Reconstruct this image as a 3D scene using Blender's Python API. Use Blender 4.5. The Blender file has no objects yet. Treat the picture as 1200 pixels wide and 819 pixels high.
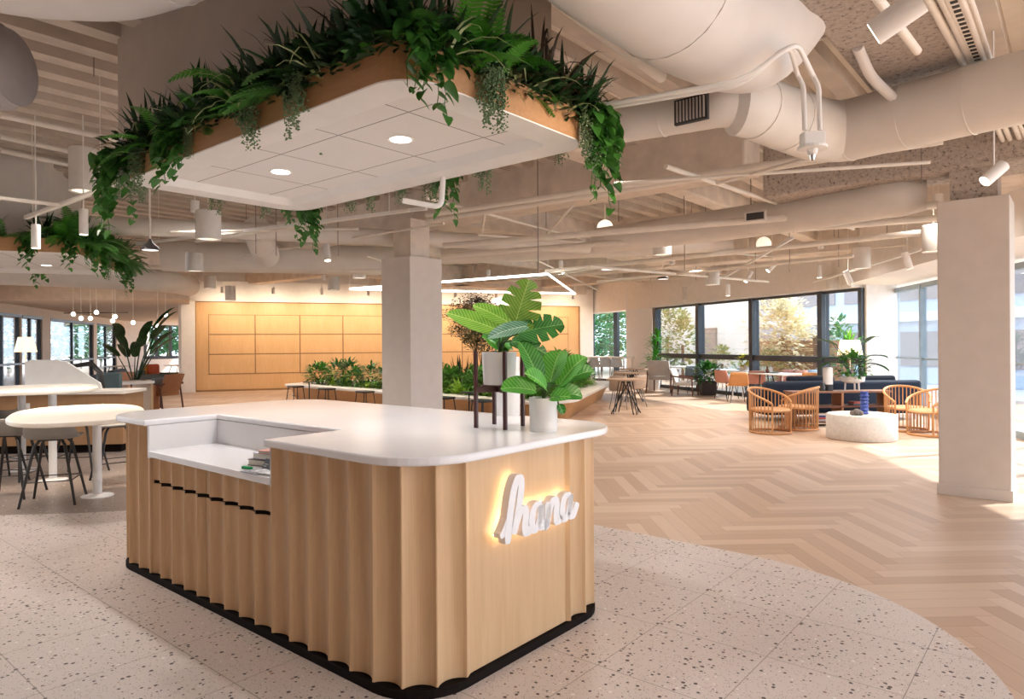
import bpy, math, random
from mathutils import Vector, Matrix
random.seed(11)
S = bpy.context.scene
COL = S.collection
PI = math.pi
def R(a): return math.radians(a)

# ------------------------------------------------------------------ camera
CH = 1.56; F = 800.0; HY = 402.5; ROLL = 0.0067
_c, _s = math.cos(ROLL), math.sin(ROLL)
cam_d = bpy.data.cameras.new('camera'); cam = bpy.data.objects.new('camera', cam_d); COL.objects.link(cam)
cam_d.lens = 24; cam_d.sensor_width = 36; cam_d.shift_y = -7/1200; cam_d.clip_end = 300
cam.matrix_world = Matrix(((_c, _s, 0, 0), (0, 0, -1, 0), (-_s, _c, 0, CH), (0, 0, 0, 1)))
S.camera = cam
S.view_settings.view_transform = 'Standard'; S.view_settings.look = 'None'
S.view_settings.gamma = 1; S.view_settings.use_curve_mapping = False
S.view_settings.exposure = 0.08
try:
    S.cycles.use_denoising = True
    S.cycles.max_bounces = 8; S.cycles.diffuse_bounces = 5; S.cycles.transparent_max_bounces = 16
    S.cycles.sample_clamp_indirect = 6; S.cycles.caustics_reflective = False; S.cycles.caustics_refractive = False
except Exception: pass

# ------------------------------------------------------------------ world and sun
w = bpy.data.worlds.new('world'); S.world = w; w.use_nodes = True
bgn = w.node_tree.nodes['Background']; bgn.inputs[0].default_value = (0.76, 0.87, 1.0, 1); bgn.inputs[1].default_value = 3.8
sd = bpy.data.lights.new('sun', 'SUN'); sun = bpy.data.objects.new('sun', sd); COL.objects.link(sun)
sd.energy = 9; sd.angle = R(1.0); sd.color = (1, 0.93, 0.83)
sun.rotation_euler = Vector((-0.76, -0.24, -0.66)).to_track_quat('-Z', 'Y').to_euler()
SPOTK = 1.45

def spot(loc, power, ang=110, col=(1, .80, .60), tgt=None, blend=.6, rad=.06):
    d = bpy.data.lights.new('lamp_light', 'SPOT'); o = bpy.data.objects.new('lamp_light', d); COL.objects.link(o)
    d.energy = power*SPOTK; d.spot_size = R(ang); d.spot_blend = blend; d.color = col; d.shadow_soft_size = rad
    o.location = loc
    if tgt is not None: o.rotation_euler = (Vector(tgt)-Vector(loc)).to_track_quat('-Z', 'Y').to_euler()
    return o
def point(loc, power, col=(1, .80, .60), rad=.1):
    d = bpy.data.lights.new('lamp_light', 'POINT'); o = bpy.data.objects.new('lamp_light', d); COL.objects.link(o)
    d.energy = power*SPOTK; d.color = col; d.shadow_soft_size = rad; o.location = loc
    return o

# ------------------------------------------------------------------ coordinates
def ray(px, py):
    x = (px-600)/F; y = (HY-py)/F
    return Vector((x*_c+y*_s, 1.0, -x*_s+y*_c))
def W(px, py, z=0.0):
    r = ray(px, py); t = (z-CH)/r.z
    return Vector((r.x*t, r.y*t, z))
def D(px, py, d):
    r = ray(px, py); return Vector((r.x*d, d, CH+r.z*d))
GA = math.atan2(-.64, .768)                  # building grid
UA = Vector((.768, -.64, 0)).normalized(); VB = Vector((.64, .768, 0)).normalized()
def AB(a, b, z=0.0): return UA*a + VB*b + Vector((0, 0, z))
G2 = math.atan2(.33, .944)                   # second grid (panel wall, window wall)
P1 = Vector((.944, .33, 0)).normalized(); P2 = Vector((-.33, .944, 0)).normalized()

# ------------------------------------------------------------------ materials
MC = {}
def nt(name):
    m = bpy.data.materials.new(name); m.use_nodes = True
    n = m.node_tree; b = n.nodes['Principled BSDF']
    return m, n, b
def lk(n, a, b): n.links.new(a, b)
def N(n, t, **k):
    x = n.nodes.new(t)
    for a, v in k.items(): setattr(x, a, v)
    return x
def mth(n, op, a, b=None, c=None):
    x = N(n, 'ShaderNodeMath', operation=op)
    for i, v in enumerate((a, b, c)):
        if v is None: continue
        if isinstance(v, (int, float)): x.inputs[i].default_value = v
        else: lk(n, v, x.inputs[i])
    return x.outputs[0]
def ramp(n, fac, stops, interp='LINEAR'):
    r = N(n, 'ShaderNodeValToRGB'); r.color_ramp.interpolation = interp
    e = r.color_ramp.elements
    while len(e) < len(stops): e.new(.5)
    for i, (p, c) in enumerate(stops):
        e[i].position = p; e[i].color = (c[0], c[1], c[2], 1)
    if fac is not None: lk(n, fac, r.inputs[0])
    return r.outputs[0]
def mixc(n, f, a, b):
    x = N(n, 'ShaderNodeMix', data_type='RGBA')
    for sock, v in ((x.inputs[0], f), (x.inputs[6], a), (x.inputs[7], b)):
        if isinstance(v, (int, float)): sock.default_value = v
        elif isinstance(v, tuple): sock.default_value = (v[0], v[1], v[2], 1)
        else: lk(n, v, sock)
    return x.outputs[2]
def coords(n, kind='Object', scale=(1, 1, 1), rot=(0, 0, 0), loc=(0, 0, 0)):
    t = N(n, 'ShaderNodeTexCoord'); m = N(n, 'ShaderNodeMapping')
    m.inputs['Scale'].default_value = scale; m.inputs['Rotation'].default_value = rot; m.inputs['Location'].default_value = loc
    lk(n, t.outputs[kind], m.inputs[0]); return m.outputs[0]
def noise(n, vec, sc, det=3, rough=.5):
    x = N(n, 'ShaderNodeTexNoise'); x.inputs['Scale'].default_value = sc; x.inputs['Detail'].default_value = det; x.inputs['Roughness'].default_value = rough
    if vec is not None: lk(n, vec, x.inputs['Vector'])
    return x.outputs['Fac']
def bump(n, b, h, st=.2, dist=.01):
    x = N(n, 'ShaderNodeBump'); x.inputs['Strength'].default_value = st; x.inputs['Distance'].default_value = dist
    lk(n, h, x.inputs['Height']); lk(n, x.outputs[0], b.inputs['Normal'])
def M(key, col=(.5, .5, .5), rough=.5, metal=0, var=.08, sc=6, bmp=0, spec=.5, trans=0):
    """plain procedural material: slight noise variation of the colour, optional bump"""
    if key in MC: return MC[key]
    m, n, b = nt(key)
    v = coords(n); f = noise(n, v, sc, 4)
    lo = tuple(max(0, c*(1-var)) for c in col); hi = tuple(min(1, c*(1+var)) for c in col)
    lk(n, ramp(n, f, [(.3, lo), (.7, hi)]), b.inputs['Base Color'])
    b.inputs['Roughness'].default_value = rough; b.inputs['Metallic'].default_value = metal
    b.inputs['Specular IOR Level'].default_value = spec
    if bmp: bump(n, b, noise(n, v, sc*8, 3), bmp, .004)
    MC[key] = m; return m
def EM(key, col, st, base=(.9, .9, .9)):
    if key in MC: return MC[key]
    m, n, b = nt(key)
    b.inputs['Base Color'].default_value = (*base, 1)
    b.inputs['Emission Color'].default_value = (*col, 1); b.inputs['Emission Strength'].default_value = st
    MC[key] = m; return m
def WOOD(key, c1, c2, scale=(14, 14, 1.2), rough=.45, rot=(0, 0, 0), contrast=1):
    if key in MC: return MC[key]
    m, n, b = nt(key)
    v = coords(n, 'Object', scale, rot)
    f1 = noise(n, v, 3, 5, .6); f2 = noise(n, coords(n, 'Object', (scale[0]*.25, scale[1]*.25, scale[2]*.5), rot), 2, 2)
    f = mth(n, 'ADD', mth(n, 'MULTIPLY', f1, .65), mth(n, 'MULTIPLY', f2, .35))
    lk(n, ramp(n, f, [(.28, c1), (.72, c2)]), b.inputs['Base Color'])
    b.inputs['Roughness'].default_value = rough
    bump(n, b, f1, .08, .002)
    MC[key] = m; return m
def LEAF(key, c1, c2, rough=.4, sc=9):
    if key in MC: return MC[key]
    m, n, b = nt(key)
    f = noise(n, coords(n), sc, 3)
    cc = ramp(n, f, [(.3, c1), (.7, c2)])
    lk(n, cc, b.inputs['Base Color']); b.inputs['Roughness'].default_value = rough
    tr = N(n, 'ShaderNodeBsdfTranslucent'); lk(n, cc, tr.inputs[0])
    mx = N(n, 'ShaderNodeMixShader'); mx.inputs[0].default_value = .22
    out = n.nodes['Material Output']
    lk(n, b.outputs[0], mx.inputs[1]); lk(n, tr.outputs[0], mx.inputs[2]); lk(n, mx.outputs[0], out.inputs[0])
    MC[key] = m; return m

white = M('white_paint', (.86, .85, .84), .5, var=.03)
drywall = M('drywall_paint', (.84, .80, .77), .8, var=.03, bmp=.05)
columnp = M('column_paint', (.68, .62, .575), .75, var=.03, bmp=.04)
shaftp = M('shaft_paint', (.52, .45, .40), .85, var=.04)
ductp = M('duct_paint', (.75, .71, .67), .6, var=.05, sc=3, bmp=.06)
ductp2 = M('pale_duct_paint', (.76, .73, .72), .6, var=.04, sc=3, bmp=.06)
pipep = M('pipe_paint', (.82, .77, .71), .6, var=.05)
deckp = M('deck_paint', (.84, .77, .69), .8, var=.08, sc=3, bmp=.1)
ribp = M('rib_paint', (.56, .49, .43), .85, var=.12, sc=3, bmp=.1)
beamp = M('beam_paint', (.73, .65, .58), .9, var=.12, sc=4, bmp=.3)
black = M('black_metal', (.018, .016, .016), .4)
dark = M('dark_plinth', (.012, .008, .007), .85, spec=.1)
stone = M('white_quartz', (.83, .83, .86), .18, var=.02, sc=2)
ceram = M('white_ceramic', (.80, .79, .79), .35, var=.02)
cream = M('cream_solid', (.80, .75, .68), .4, var=.03)
frame_d = M('dark_frame', (.035, .045, .06), .4)
navy = M('navy_fabric', (.012, .022, .045), .9, bmp=.2)
maple = WOOD('maple', (.54, .345, .185), (.67, .455, .265), (9, 9, .7))
mapleside = WOOD('maple_fascia', (.42, .215, .095), (.54, .30, .145), (1.6, 16, 16))
panelw = WOOD('panel_maple', (.66, .40, .19), (.76, .49, .26), (8, 8, .8))
groove = M('groove', (.30, .17, .08), .7)
walnut = WOOD('walnut', (.10, .035, .02), (.17, .065, .035), (14, 14, 2))
cherry = WOOD('cherry', (.045, .012, .012), (.085, .022, .02), (20, 20, 2), .35)
oakc = WOOD('oak_chair', (.50, .24, .09), (.62, .33, .14), (14, 14, 2))
tablew = WOOD('table_wood', (.42, .28, .19), (.52, .37, .26), (4, 14, 14))
soil = M('soil', (.04, .028, .02), .95, var=.4, sc=30)
gD = LEAF('leaf_dark', (.006, .03, .008), (.022, .085, .02))
gDb = LEAF('leaf_deep_bed', (.02, .09, .02), (.06, .20, .04))
gMb = LEAF('leaf_mid_bed', (.06, .20, .03), (.15, .36, .06))
gBb = LEAF('leaf_bright_bed', (.10, .34, .03), (.22, .50, .06))
gLb = LEAF('leaf_lime_bed', (.36, .60, .07), (.55, .78, .14))
gM = LEAF('leaf_mid', (.03, .13, .02), (.08, .26, .04))
gB = LEAF('leaf_bright', (.05, .25, .02), (.10, .36, .04))
gL = LEAF('leaf_lime', (.22, .42, .05), (.36, .56, .09))
gV = LEAF('leaf_variegated', (.30, .42, .16), (.62, .66, .38), sc=25)
gP = LEAF('leaf_pearl', (.12, .22, .09), (.26, .38, .20))
gP2 = LEAF('leaf_purple', (.035, .02, .018), (.08, .055, .03))
gT = LEAF('leaf_tree', (.035, .06, .02), (.10, .12, .05))
stem_g = M('stem_green', (.06, .13, .03), .6)
bark = M('bark', (.12, .08, .05), .9, var=.3, sc=20)

def VEIN(key, c1, c2, cv):
    m, n, b = nt(key); v = coords(n); sx_ = N(n, 'ShaderNodeSeparateXYZ'); lk(n, v, sx_.inputs[0])
    ay = mth(n, 'ABSOLUTE', sx_.outputs[1]); q_ = mth(n, 'MULTIPLY', mth(n, 'SUBTRACT', sx_.outputs[0], mth(n, 'MULTIPLY', ay, .9)), 46)
    w_ = mth(n, 'ABSOLUTE', mth(n, 'SUBTRACT', mth(n, 'FRACT', mth(n, 'ADD', q_, 50)), .5))
    l1 = mth(n, 'MULTIPLY', mth(n, 'LESS_THAN', w_, .07), .45); l2 = mth(n, 'LESS_THAN', ay, .0028)
    base = ramp(n, mth(n, 'ADD', mth(n, 'MULTIPLY', noise(n, v, 12, 3), .6), mth(n, 'MULTIPLY', w_, .8)), [(.3, c2), (.75, c1)])
    c = mixc(n, mth(n, 'MAXIMUM', l1, l2), base, cv); lk(n, c, b.inputs['Base Color']); b.inputs['Roughness'].default_value = .32
    bump(n, b, w_, .5, .004)
    tr = N(n, 'ShaderNodeBsdfTranslucent'); lk(n, c, tr.inputs[0]); mx = N(n, 'ShaderNodeMixShader'); mx.inputs[0].default_value = .2
    lk(n, b.outputs[0], mx.inputs[1]); lk(n, tr.outputs[0], mx.inputs[2]); lk(n, mx.outputs[0], n.nodes['Material Output'].inputs[0]); return m
def fireproof():
    m, n, b = nt('sprayed_fireproofing'); v = coords(n)
    vo = N(n, 'ShaderNodeTexVoronoi'); vo.inputs['Scale'].default_value = 42; lk(n, v, vo.inputs['Vector'])
    f = noise(n, v, 26, 5, .75)
    lk(n, ramp(n, f, [(.36, (.16, .12, .10)), (.44, (.50, .43, .38)), (.7, (.66, .58, .52))]), b.inputs['Base Color'])
    b.inputs['Roughness'].default_value = .95; bump(n, b, f, .9, .03); return m
fire = fireproof()

def terrazzo(name, base, base2, gridline=True):
    m, n, b = nt(name)
    v = coords(n, 'Object')
    vo = N(n, 'ShaderNodeTexVoronoi'); vo.inputs['Scale'].default_value = 42; lk(n, v, vo.inputs['Vector'])
    sep = N(n, 'ShaderNodeSeparateColor'); lk(n, vo.outputs['Color'], sep.inputs[0])
    thr = mth(n, 'MULTIPLY', sep.outputs[0], .44)
    chip = mth(n, 'LESS_THAN', vo.outputs['Distance'], thr)
    sel = mth(n, 'GREATER_THAN', sep.outputs[1], .50)
    chip = mth(n, 'MULTIPLY', chip, sel)
    ccol = ramp(n, sep.outputs[2], [(0, (.05, .035, .035)), (.35, (.10, .07, .06)), (.36, (.27, .16, .11)), (.65, (.36, .26, .20)), (.66, (.45, .42, .41)), (.85, (.80, .76, .72))], 'CONSTANT')
    vo2 = N(n, 'ShaderNodeTexVoronoi'); vo2.inputs['Scale'].default_value = 110; lk(n, v, vo2.inputs['Vector'])
    s2 = N(n, 'ShaderNodeSeparateColor'); lk(n, vo2.outputs['Color'], s2.inputs[0])
    chip2 = mth(n, 'MULTIPLY', mth(n, 'LESS_THAN', vo2.outputs['Distance'], .32), mth(n, 'GREATER_THAN', s2.outputs[0], .72))
    f = noise(n, v, 1.2, 3)
    bc = mixc(n, f, base, base2)
    c1 = mixc(n, chip2, bc, (.28, .22, .2)); c2 = mixc(n, chip, c1, ccol)
    if gridline:
        sx = N(n, 'ShaderNodeSeparateXYZ'); lk(n, v, sx.inputs[0])
        ln = None
        for k, off in ((0, .605), (1, -.39)):
            q = mth(n, 'DIVIDE', mth(n, 'ADD', sx.outputs[k], off+60), .6)
            fr = mth(n, 'FRACT', q); l = mth(n, 'LESS_THAN', fr, .008)
            ln = l if ln is None else mth(n, 'MAXIMUM', ln, l)
        c2 = mixc(n, mth(n, 'MULTIPLY', ln, .7), c2, (.20, .16, .14))
    lk(n, c2, b.inputs['Base Color']); b.inputs['Roughness'].default_value = .33
    return m
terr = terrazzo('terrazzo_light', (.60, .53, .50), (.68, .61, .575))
terr2 = terrazzo('terrazzo_darker', (.26, .215, .19), (.31, .26, .23), True)

def herringbone():
    m, n, b = nt('herringbone_oak')
    W0, NN = .13, 7
    v = coords(n, 'Object', (1/W0, 1/W0, 1), (0, 0, R(-2)), (700, 700, 0))
    s = N(n, 'ShaderNodeSeparateXYZ'); lk(n, v, s.inputs[0]); x, y = s.outputs[0], s.outputs[1]
    i, j = mth(n, 'FLOOR', x), mth(n, 'FLOOR', y)
    mm = mth(n, 'FLOORED_MODULO', mth(n, 'SUBTRACT', i, j), 2*NN)
    hor = mth(n, 'LESS_THAN', mm, NN-.5)
    def sel(a, bb):      # hor ? a : bb
        return mth(n, 'ADD', mth(n, 'MULTIPLY', hor, a), mth(n, 'MULTIPLY', mth(n, 'SUBTRACT', 1, hor), bb))
    ih = mth(n, 'SUBTRACT', i, mm)
    jv = mth(n, 'SUBTRACT', j, mth(n, 'SUBTRACT', 2*NN-1, mm))
    idx, idy = sel(ih, i), sel(j, jv)
    along = sel(mth(n, 'SUBTRACT', x, ih), mth(n, 'SUBTRACT', y, jv))
    across = sel(mth(n, 'SUBTRACT', y, j), mth(n, 'SUBTRACT', x, i))
    cv = N(n, 'ShaderNodeCombineXYZ'); lk(n, idx, cv.inputs[0]); lk(n, idy, cv.inputs[1]); lk(n, hor, cv.inputs[2])
    wn = N(n, 'ShaderNodeTexWhiteNoise'); wn.noise_dimensions = '3D'; lk(n, cv.outputs[0], wn.inputs['Vector'])
    gc = N(n, 'ShaderNodeCombineXYZ'); lk(n, mth(n, 'MULTIPLY', along, .35), gc.inputs[0]); lk(n, mth(n, 'MULTIPLY', across, 3.0), gc.inputs[1]); lk(n, mth(n, 'MULTIPLY', wn.outputs[0], 40), gc.inputs[2])
    g = noise(n, gc.outputs[0], 1.6, 4, .6)
    f = mth(n, 'ADD', mth(n, 'MULTIPLY', wn.outputs[0], .62), mth(n, 'MULTIPLY', g, .38))
    col = ramp(n, f, [(.12, (.46, .31, .215)), (.5, (.56, .40, .29)), (.85, (.65, .50, .385))])
    e1 = mth(n, 'LESS_THAN', across, .025); e2 = mth(n, 'LESS_THAN', along, .03)
    col = mixc(n, mth(n, 'MULTIPLY', mth(n, 'MAXIMUM', e1, e2), .55), col, (.22, .12, .07))
    lk(n, col, b.inputs['Base Color'])
    lk(n, mth(n, 'ADD', .34, mth(n, 'MULTIPLY', g, .15)), b.inputs['Roughness'])
    return m
herr = herringbone()

def tile_mat():
    m, n, b = nt('acoustic_tile'); v = coords(n, 'Object')
    sx = N(n, 'ShaderNodeSeparateXYZ'); lk(n, v, sx.inputs[0]); ln = None
    for k, off in ((0, .31), (1, .30)):
        fr = mth(n, 'FRACT', mth(n, 'DIVIDE', mth(n, 'ADD', sx.outputs[k], off+60), .62 if k == 0 else .6))
        l = mth(n, 'LESS_THAN', fr, .014); ln = l if ln is None else mth(n, 'MAXIMUM', ln, l)
    f = noise(n, v, 60, 2)
    c = mixc(n, f, (.80, .78, .77), (.86, .84, .83)); c = mixc(n, ln, c, (.25, .22, .22))
    lk(n, c, b.inputs['Base Color']); b.inputs['Roughness'].default_value = .9; return m
tilem = tile_mat()

def glass(key, tint=(.93, .97, 1.0), refl=.06):
    if key in MC: return MC[key]
    m = bpy.data.materials.new(key); m.use_nodes = True; n = m.node_tree; n.nodes.clear()
    o = N(n, 'ShaderNodeOutputMaterial'); t = N(n, 'ShaderNodeBsdfTransparent'); t.inputs[0].default_value = (*tint, 1)
    g = N(n, 'ShaderNodeBsdfGlossy'); g.inputs['Roughness'].default_value = .02
    fr = N(n, 'ShaderNodeLayerWeight'); fr.inputs[0].default_value = .25
    mx = N(n, 'ShaderNodeMixShader'); lk(n, mth(n, 'MULTIPLY', fr.outputs['Fresnel'], .45), mx.inputs[0])
    lk(n, t.outputs[0], mx.inputs[1]); lk(n, g.outputs[0], mx.inputs[2]); lk(n, mx.outputs[0], o.inputs[0])
    MC[key] = m; return m
glz = glass('window_glass')

# ------------------------------------------------------------------ mesh builder
class MB:
    def __init__(s): s.v = []; s.f = []; s.m = Matrix.Identity(4)
    def at(s, loc=(0, 0, 0), rz=0): s.m = Matrix.Translation(Vector(loc)) @ Matrix.Rotation(rz, 4, 'Z'); return s
    def add(s, vs, fs):
        k = len(s.v); s.v += [s.m @ Vector(p) for p in vs]; s.f += [tuple(k+i for i in f) for f in fs]; return s
    def box(s, x0, x1, y0, y1, z0, z1):
        return s.add([(x0, y0, z0), (x1, y0, z0), (x1, y1, z0), (x0, y1, z0), (x0, y0, z1), (x1, y0, z1), (x1, y1, z1), (x0, y1, z1)],
                     [(0, 3, 2, 1), (4, 5, 6, 7), (0, 1, 5, 4), (1, 2, 6, 5), (2, 3, 7, 6), (3, 0, 4, 7)])
    def prism(s, out, z0, z1, top=1.0):
        n = len(out); cx = sum(p[0] for p in out)/n; cy = sum(p[1] for p in out)/n
        vs = [(p[0], p[1], z0) for p in out]+[(cx+(p[0]-cx)*top, cy+(p[1]-cy)*top, z1) for p in out]
        return s.add(vs, [tuple(range(n))[::-1], tuple(range(n, 2*n))]+[(i, (i+1) % n, n+(i+1) % n, n+i) for i in range(n)])
    def loft(s, rings, cap=True):
        n = len(rings[0]); vs = [p for r in rings for p in r]
        fs = [(k*n+i, k*n+(i+1) % n, (k+1)*n+(i+1) % n, (k+1)*n+i) for k in range(len(rings)-1) for i in range(n)]
        if cap: fs += [tuple(range(n))[::-1], tuple(range((len(rings)-1)*n, len(rings)*n))]
        return s.add(vs, fs)
    def tube(s, pts, r, n=8, cap=True):
        pts = [Vector(p) for p in pts]; rr = r if isinstance(r, (list, tuple)) else [r]*len(pts)
        rings = []; prev = None
        for i, p in enumerate(pts):
            t = (pts[min(i+1, len(pts)-1)]-pts[max(i-1, 0)]).normalized()
            if prev is None:
                u = t.cross(Vector((0, 0, 1)))
                if u.length < .05: u = t.cross(Vector((0, 1, 0)))
            else: u = prev - t*prev.dot(t)
            u.normalize(); prev = u; q = t.cross(u)
            rings.append([p+(u*math.cos(2*PI*k/n)+q*math.sin(2*PI*k/n))*rr[i] for k in range(n)])
        return s.loft(rings, cap)
    def lathe(s, prof, n=24, c=(0, 0, 0)):
        return s.loft([[(c[0]+r*math.cos(2*PI*k/n), c[1]+r*math.sin(2*PI*k/n), c[2]+z) for k in range(n)] for r, z in prof])
    def ball(s, c, r, n=10, sq=1.0):
        prof = [(max(.001, r*math.sin(PI*i/(n//2+1))), -r*sq*math.cos(PI*i/(n//2+1))) for i in range(0, n//2+2)]
        return s.lathe(prof, n, c)
    def build(s, name, mat, parent=None, smooth=False, bev=0, seg=2):
        me = bpy.data.meshes.new(name); me.from_pydata([tuple(p) for p in s.v], [], s.f); me.update()
        me.materials.append(mat)
        if smooth:
            for p in me.polygons: p.use_smooth = True
            try: me.set_sharp_from_angle(angle=R(38))
            except Exception: pass
        o = bpy.data.objects.new(name, me); COL.objects.link(o)
        if parent is not None: o.parent = parent
        if bev:
            b = o.modifiers.new('bevel', 'BEVEL'); b.width = bev; b.segments = seg; b.limit_method = 'ANGLE'; b.angle_limit = R(40)
        return o
def tag(o, label=None, cat=None, group=None, kind=None):
    if label: o['label'] = label
    if cat: o['category'] = cat
    if group: o['group'] = group
    if kind: o['kind'] = kind
    return o
def T(name, label, cat, loc=(0, 0, 0), rz=0, group=None):
    o = bpy.data.objects.new(name, None); COL.objects.link(o); o.empty_display_size = .1
    o.location = loc; o.rotation_euler = (0, 0, rz); return tag(o, label, cat, group)
def place(o, loc, rz=0, sc=None):
    o.location = loc; o.rotation_euler = (0, 0, rz)
    if sc: o.scale = (sc, sc, sc) if not isinstance(sc, tuple) else sc
    return o
def copy_tree(o, loc=None, rz=None, label=None, group=None, parent=None, sc=None):
    c = o.copy(); COL.objects.link(c)
    if parent is not None: c.parent = parent
    if loc is not None: c.location = loc
    if rz is not None: c.rotation_euler = (0, 0, rz)
    if sc is not None: c.scale = sc if isinstance(sc, tuple) else (sc, sc, sc)
    if label: c['label'] = label
    if group: c['group'] = group
    for ch in list(o.children): copy_tree(ch, parent=c)
    return c
def struct(o): o['kind'] = 'structure'; return o
def rrect(x0, x1, y0, y1, r, n=8):
    out = []
    for cx, cy, a0 in ((x1-r, y0+r, -90), (x1-r, y1-r, 0), (x0+r, y1-r, 90), (x0+r, y0+r, 180)):
        for k in range(n+1):
            a = R(a0+90*k/n); out.append((cx+r*math.cos(a), cy+r*math.sin(a)))
    return out

# ================================================================== SETTING
# floor: herringbone oak everywhere, terrazzo islands on it
fl = MB(); fl.add([(-45, -6, 0), (13, -6, 0), (13, 60, 0), (-45, 60, 0)], [(0, 1, 2, 3)])
struct(fl.build('floor', herr))
mb = MB()
cxa, cyb = -3.8, 2.77
out = [p for p in rrect(cxa-3.65, cxa+3.65, cyb-2.17, cyb+2.17, 1.8, 20)]
out = [p for p in out if p[0] > cxa]                      # right half, then the sheet runs on to the left and towards the viewer
lo = [p for p in out if p[1] < cyb]; hi = [p for p in out if p[1] >= cyb]
poly = [(-4.6, -3.6), (-.35, -3.6), (-.15, 1.5)] + [p for p in hi] + [(-5.6, 4.94), (-6.3, 4.2), (-6.75, 2.95), (-6.95, 2.62), (-7.2, 2.3), (-7.5, 2.0), (-8.1, 1.4), (-9.5, -.2), (-9.5, -3.6)]
mb.prism(poly, .0, .004)
t = struct(mb.build('floor_terrazzo', terr)); t.rotation_euler = (0, 0, GA)
mb = MB(); mb.prism([(-5.2, 4.85), (-6.2, 6.3), (-8.6, 7.6), (-16, 7.6), (-16, -3.6), (-8.4, -3.6), (-7.0, 1.0), (-6.0, 3.0)], .0, .0025)  # sheet of darker terrazzo tone left of the curved edge
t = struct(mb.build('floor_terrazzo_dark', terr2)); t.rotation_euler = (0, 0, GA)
mb = MB(); mb.add([(-90, -30, -.06), (120, -30, -.06), (120, 140, -.06), (-90, 140, -.06)], [(0, 1, 2, 3)])
struct(mb.build('ground_outside', M('paving', (.72, .70, .66), .9, var=.15, sc=1.5)))

# ceiling deck with ribs, cut to the outline of the room
ROOM = [(-40, -7), (9.0, -7), (7.15, 4.6), (7.55, 6.8), (8.15, 10), (8.69, 13), (9.2, 16.1), (8.15, 16.05), (7.8, 16.9), (5.35, 24.3), (4.9, 27.2), (3.0, 29.2), (0, 28), (-8, 25.5), (-11, 24), (-18, 42.2), (-24.2, 38.6), (-22.5, 40), (-9.4, -.2)]
ROOM = [(-40, -7), (9.0, -7), (7.15, 4.6), (7.55, 6.8), (8.15, 10), (8.69, 13), (9.2, 16.1), (8.15, 16.05), (7.8, 16.9), (5.35, 24.3), (5.3, 27.4), (3.3, 29.3), (-18, 42.5), (-24, 39.5), (-12.6, 8.7), (-40, 8)]
def inroom(x, y):
    c = False; n_ = len(ROOM)
    for i in range(n_):
        (x1, y1), (x2, y2) = ROOM[i], ROOM[i-1]
        if (y1 > y) != (y2 > y) and x < (x2-x1)*(y-y1)/(y2-y1)+x1: c = not c
    return c
def runs_in(fn, lo, hi, st=.2):
    out_, cur, t_ = [], None, lo
    while t_ <= hi:
        p = fn(t_); ok = inroom(p.x, p.y)
        if ok and cur is None: cur = t_
        if (not ok) and cur is not None: out_.append((cur, t_-st)); cur = None
        t_ += st
    if cur is not None: out_.append((cur, hi))
    return [r_ for r_ in out_ if r_[1]-r_[0] > .8]
mb = MB(); mb.prism(ROOM, 4.2, 4.35)
t = struct(mb.build('ceiling', deckp))
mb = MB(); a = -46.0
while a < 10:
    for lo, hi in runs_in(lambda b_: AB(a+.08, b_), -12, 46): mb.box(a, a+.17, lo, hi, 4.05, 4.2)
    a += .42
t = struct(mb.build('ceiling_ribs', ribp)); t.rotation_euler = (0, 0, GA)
def beam(name, a0, a1, b0, b1, z0, z1=4.2, mat=beamp):
    rs = runs_in(lambda b_: AB((a0+a1)/2, b_), b0, b1) if b1-b0 > a1-a0 else runs_in(lambda a_: AB(a_, (b0+b1)/2), a0, a1)
    for lo, hi in rs:
        mb = MB()
        if b1-b0 > a1-a0: mb.box(a0, a1, lo, hi, z0, z1)
        else: mb.box(lo, hi, b0, b1, z0, z1)
        o = struct(mb.build(name, mat, bev=.03)); o.rotation_euler = (0, 0, GA)
beam('ceiling_beam', -1.25, -.62, -6, 6.4, 3.5, mat=fire)
beam('ceiling_beam', -1.2, -.5, 8.9, 22, 3.45)
beam('ceiling_beam', -2.9, 3, 8.15, 8.85, 3.28, 4.2, fire)
beam('ceiling_beam', -30, -2.9, 7.6, 8.1, 3.5)
beam('ceiling_beam', -8.6, -7.9, 8.2, 30, 3.55)
beam('ceiling_beam', -30, 3, 12.2, 12.6, 3.65)
beam('ceiling_beam', -30, 3, 16.0, 16.6, 3.5)
beam('ceiling_beam', -30, 3, 20.2, 20.6, 3.65)
beam('ceiling_beam', -30, 3, 24, 24.6, 3.5)
beam('ceiling_beam', -16, -15.4, 8.1, 30, 3.5)
beam('ceiling_beam', -23.4, -22.8, -4, 30, 3.5)
beam('ceiling_beam', -12.2, -11.9, 8.1, 30, 3.7)
beam('ceiling_beam', -4.8, -4.5, 5, 30, 3.8)

# walls behind the viewer (the right hand part behind the viewer is open to daylight)
wallseg_pts = [((-40, -6.6), (7.3, -6.6)), ((-28, -6.6), (-28, 9))]
for (x0_, y0_), (x1_, y1_) in wallseg_pts:
    mb = MB(); mb.box(min(x0_, x1_)-.1, max(x0_, x1_)+.1, min(y0_, y1_)-.1, max(y0_, y1_)+.1, 0, 4.2); struct(mb.build('wall_near', drywall))
# shaft above the overhead planter
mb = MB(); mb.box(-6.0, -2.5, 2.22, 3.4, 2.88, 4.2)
t = struct(mb.build('bulkhead_shaft', shaftp)); t.rotation_euler = (0, 0, GA)

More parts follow.
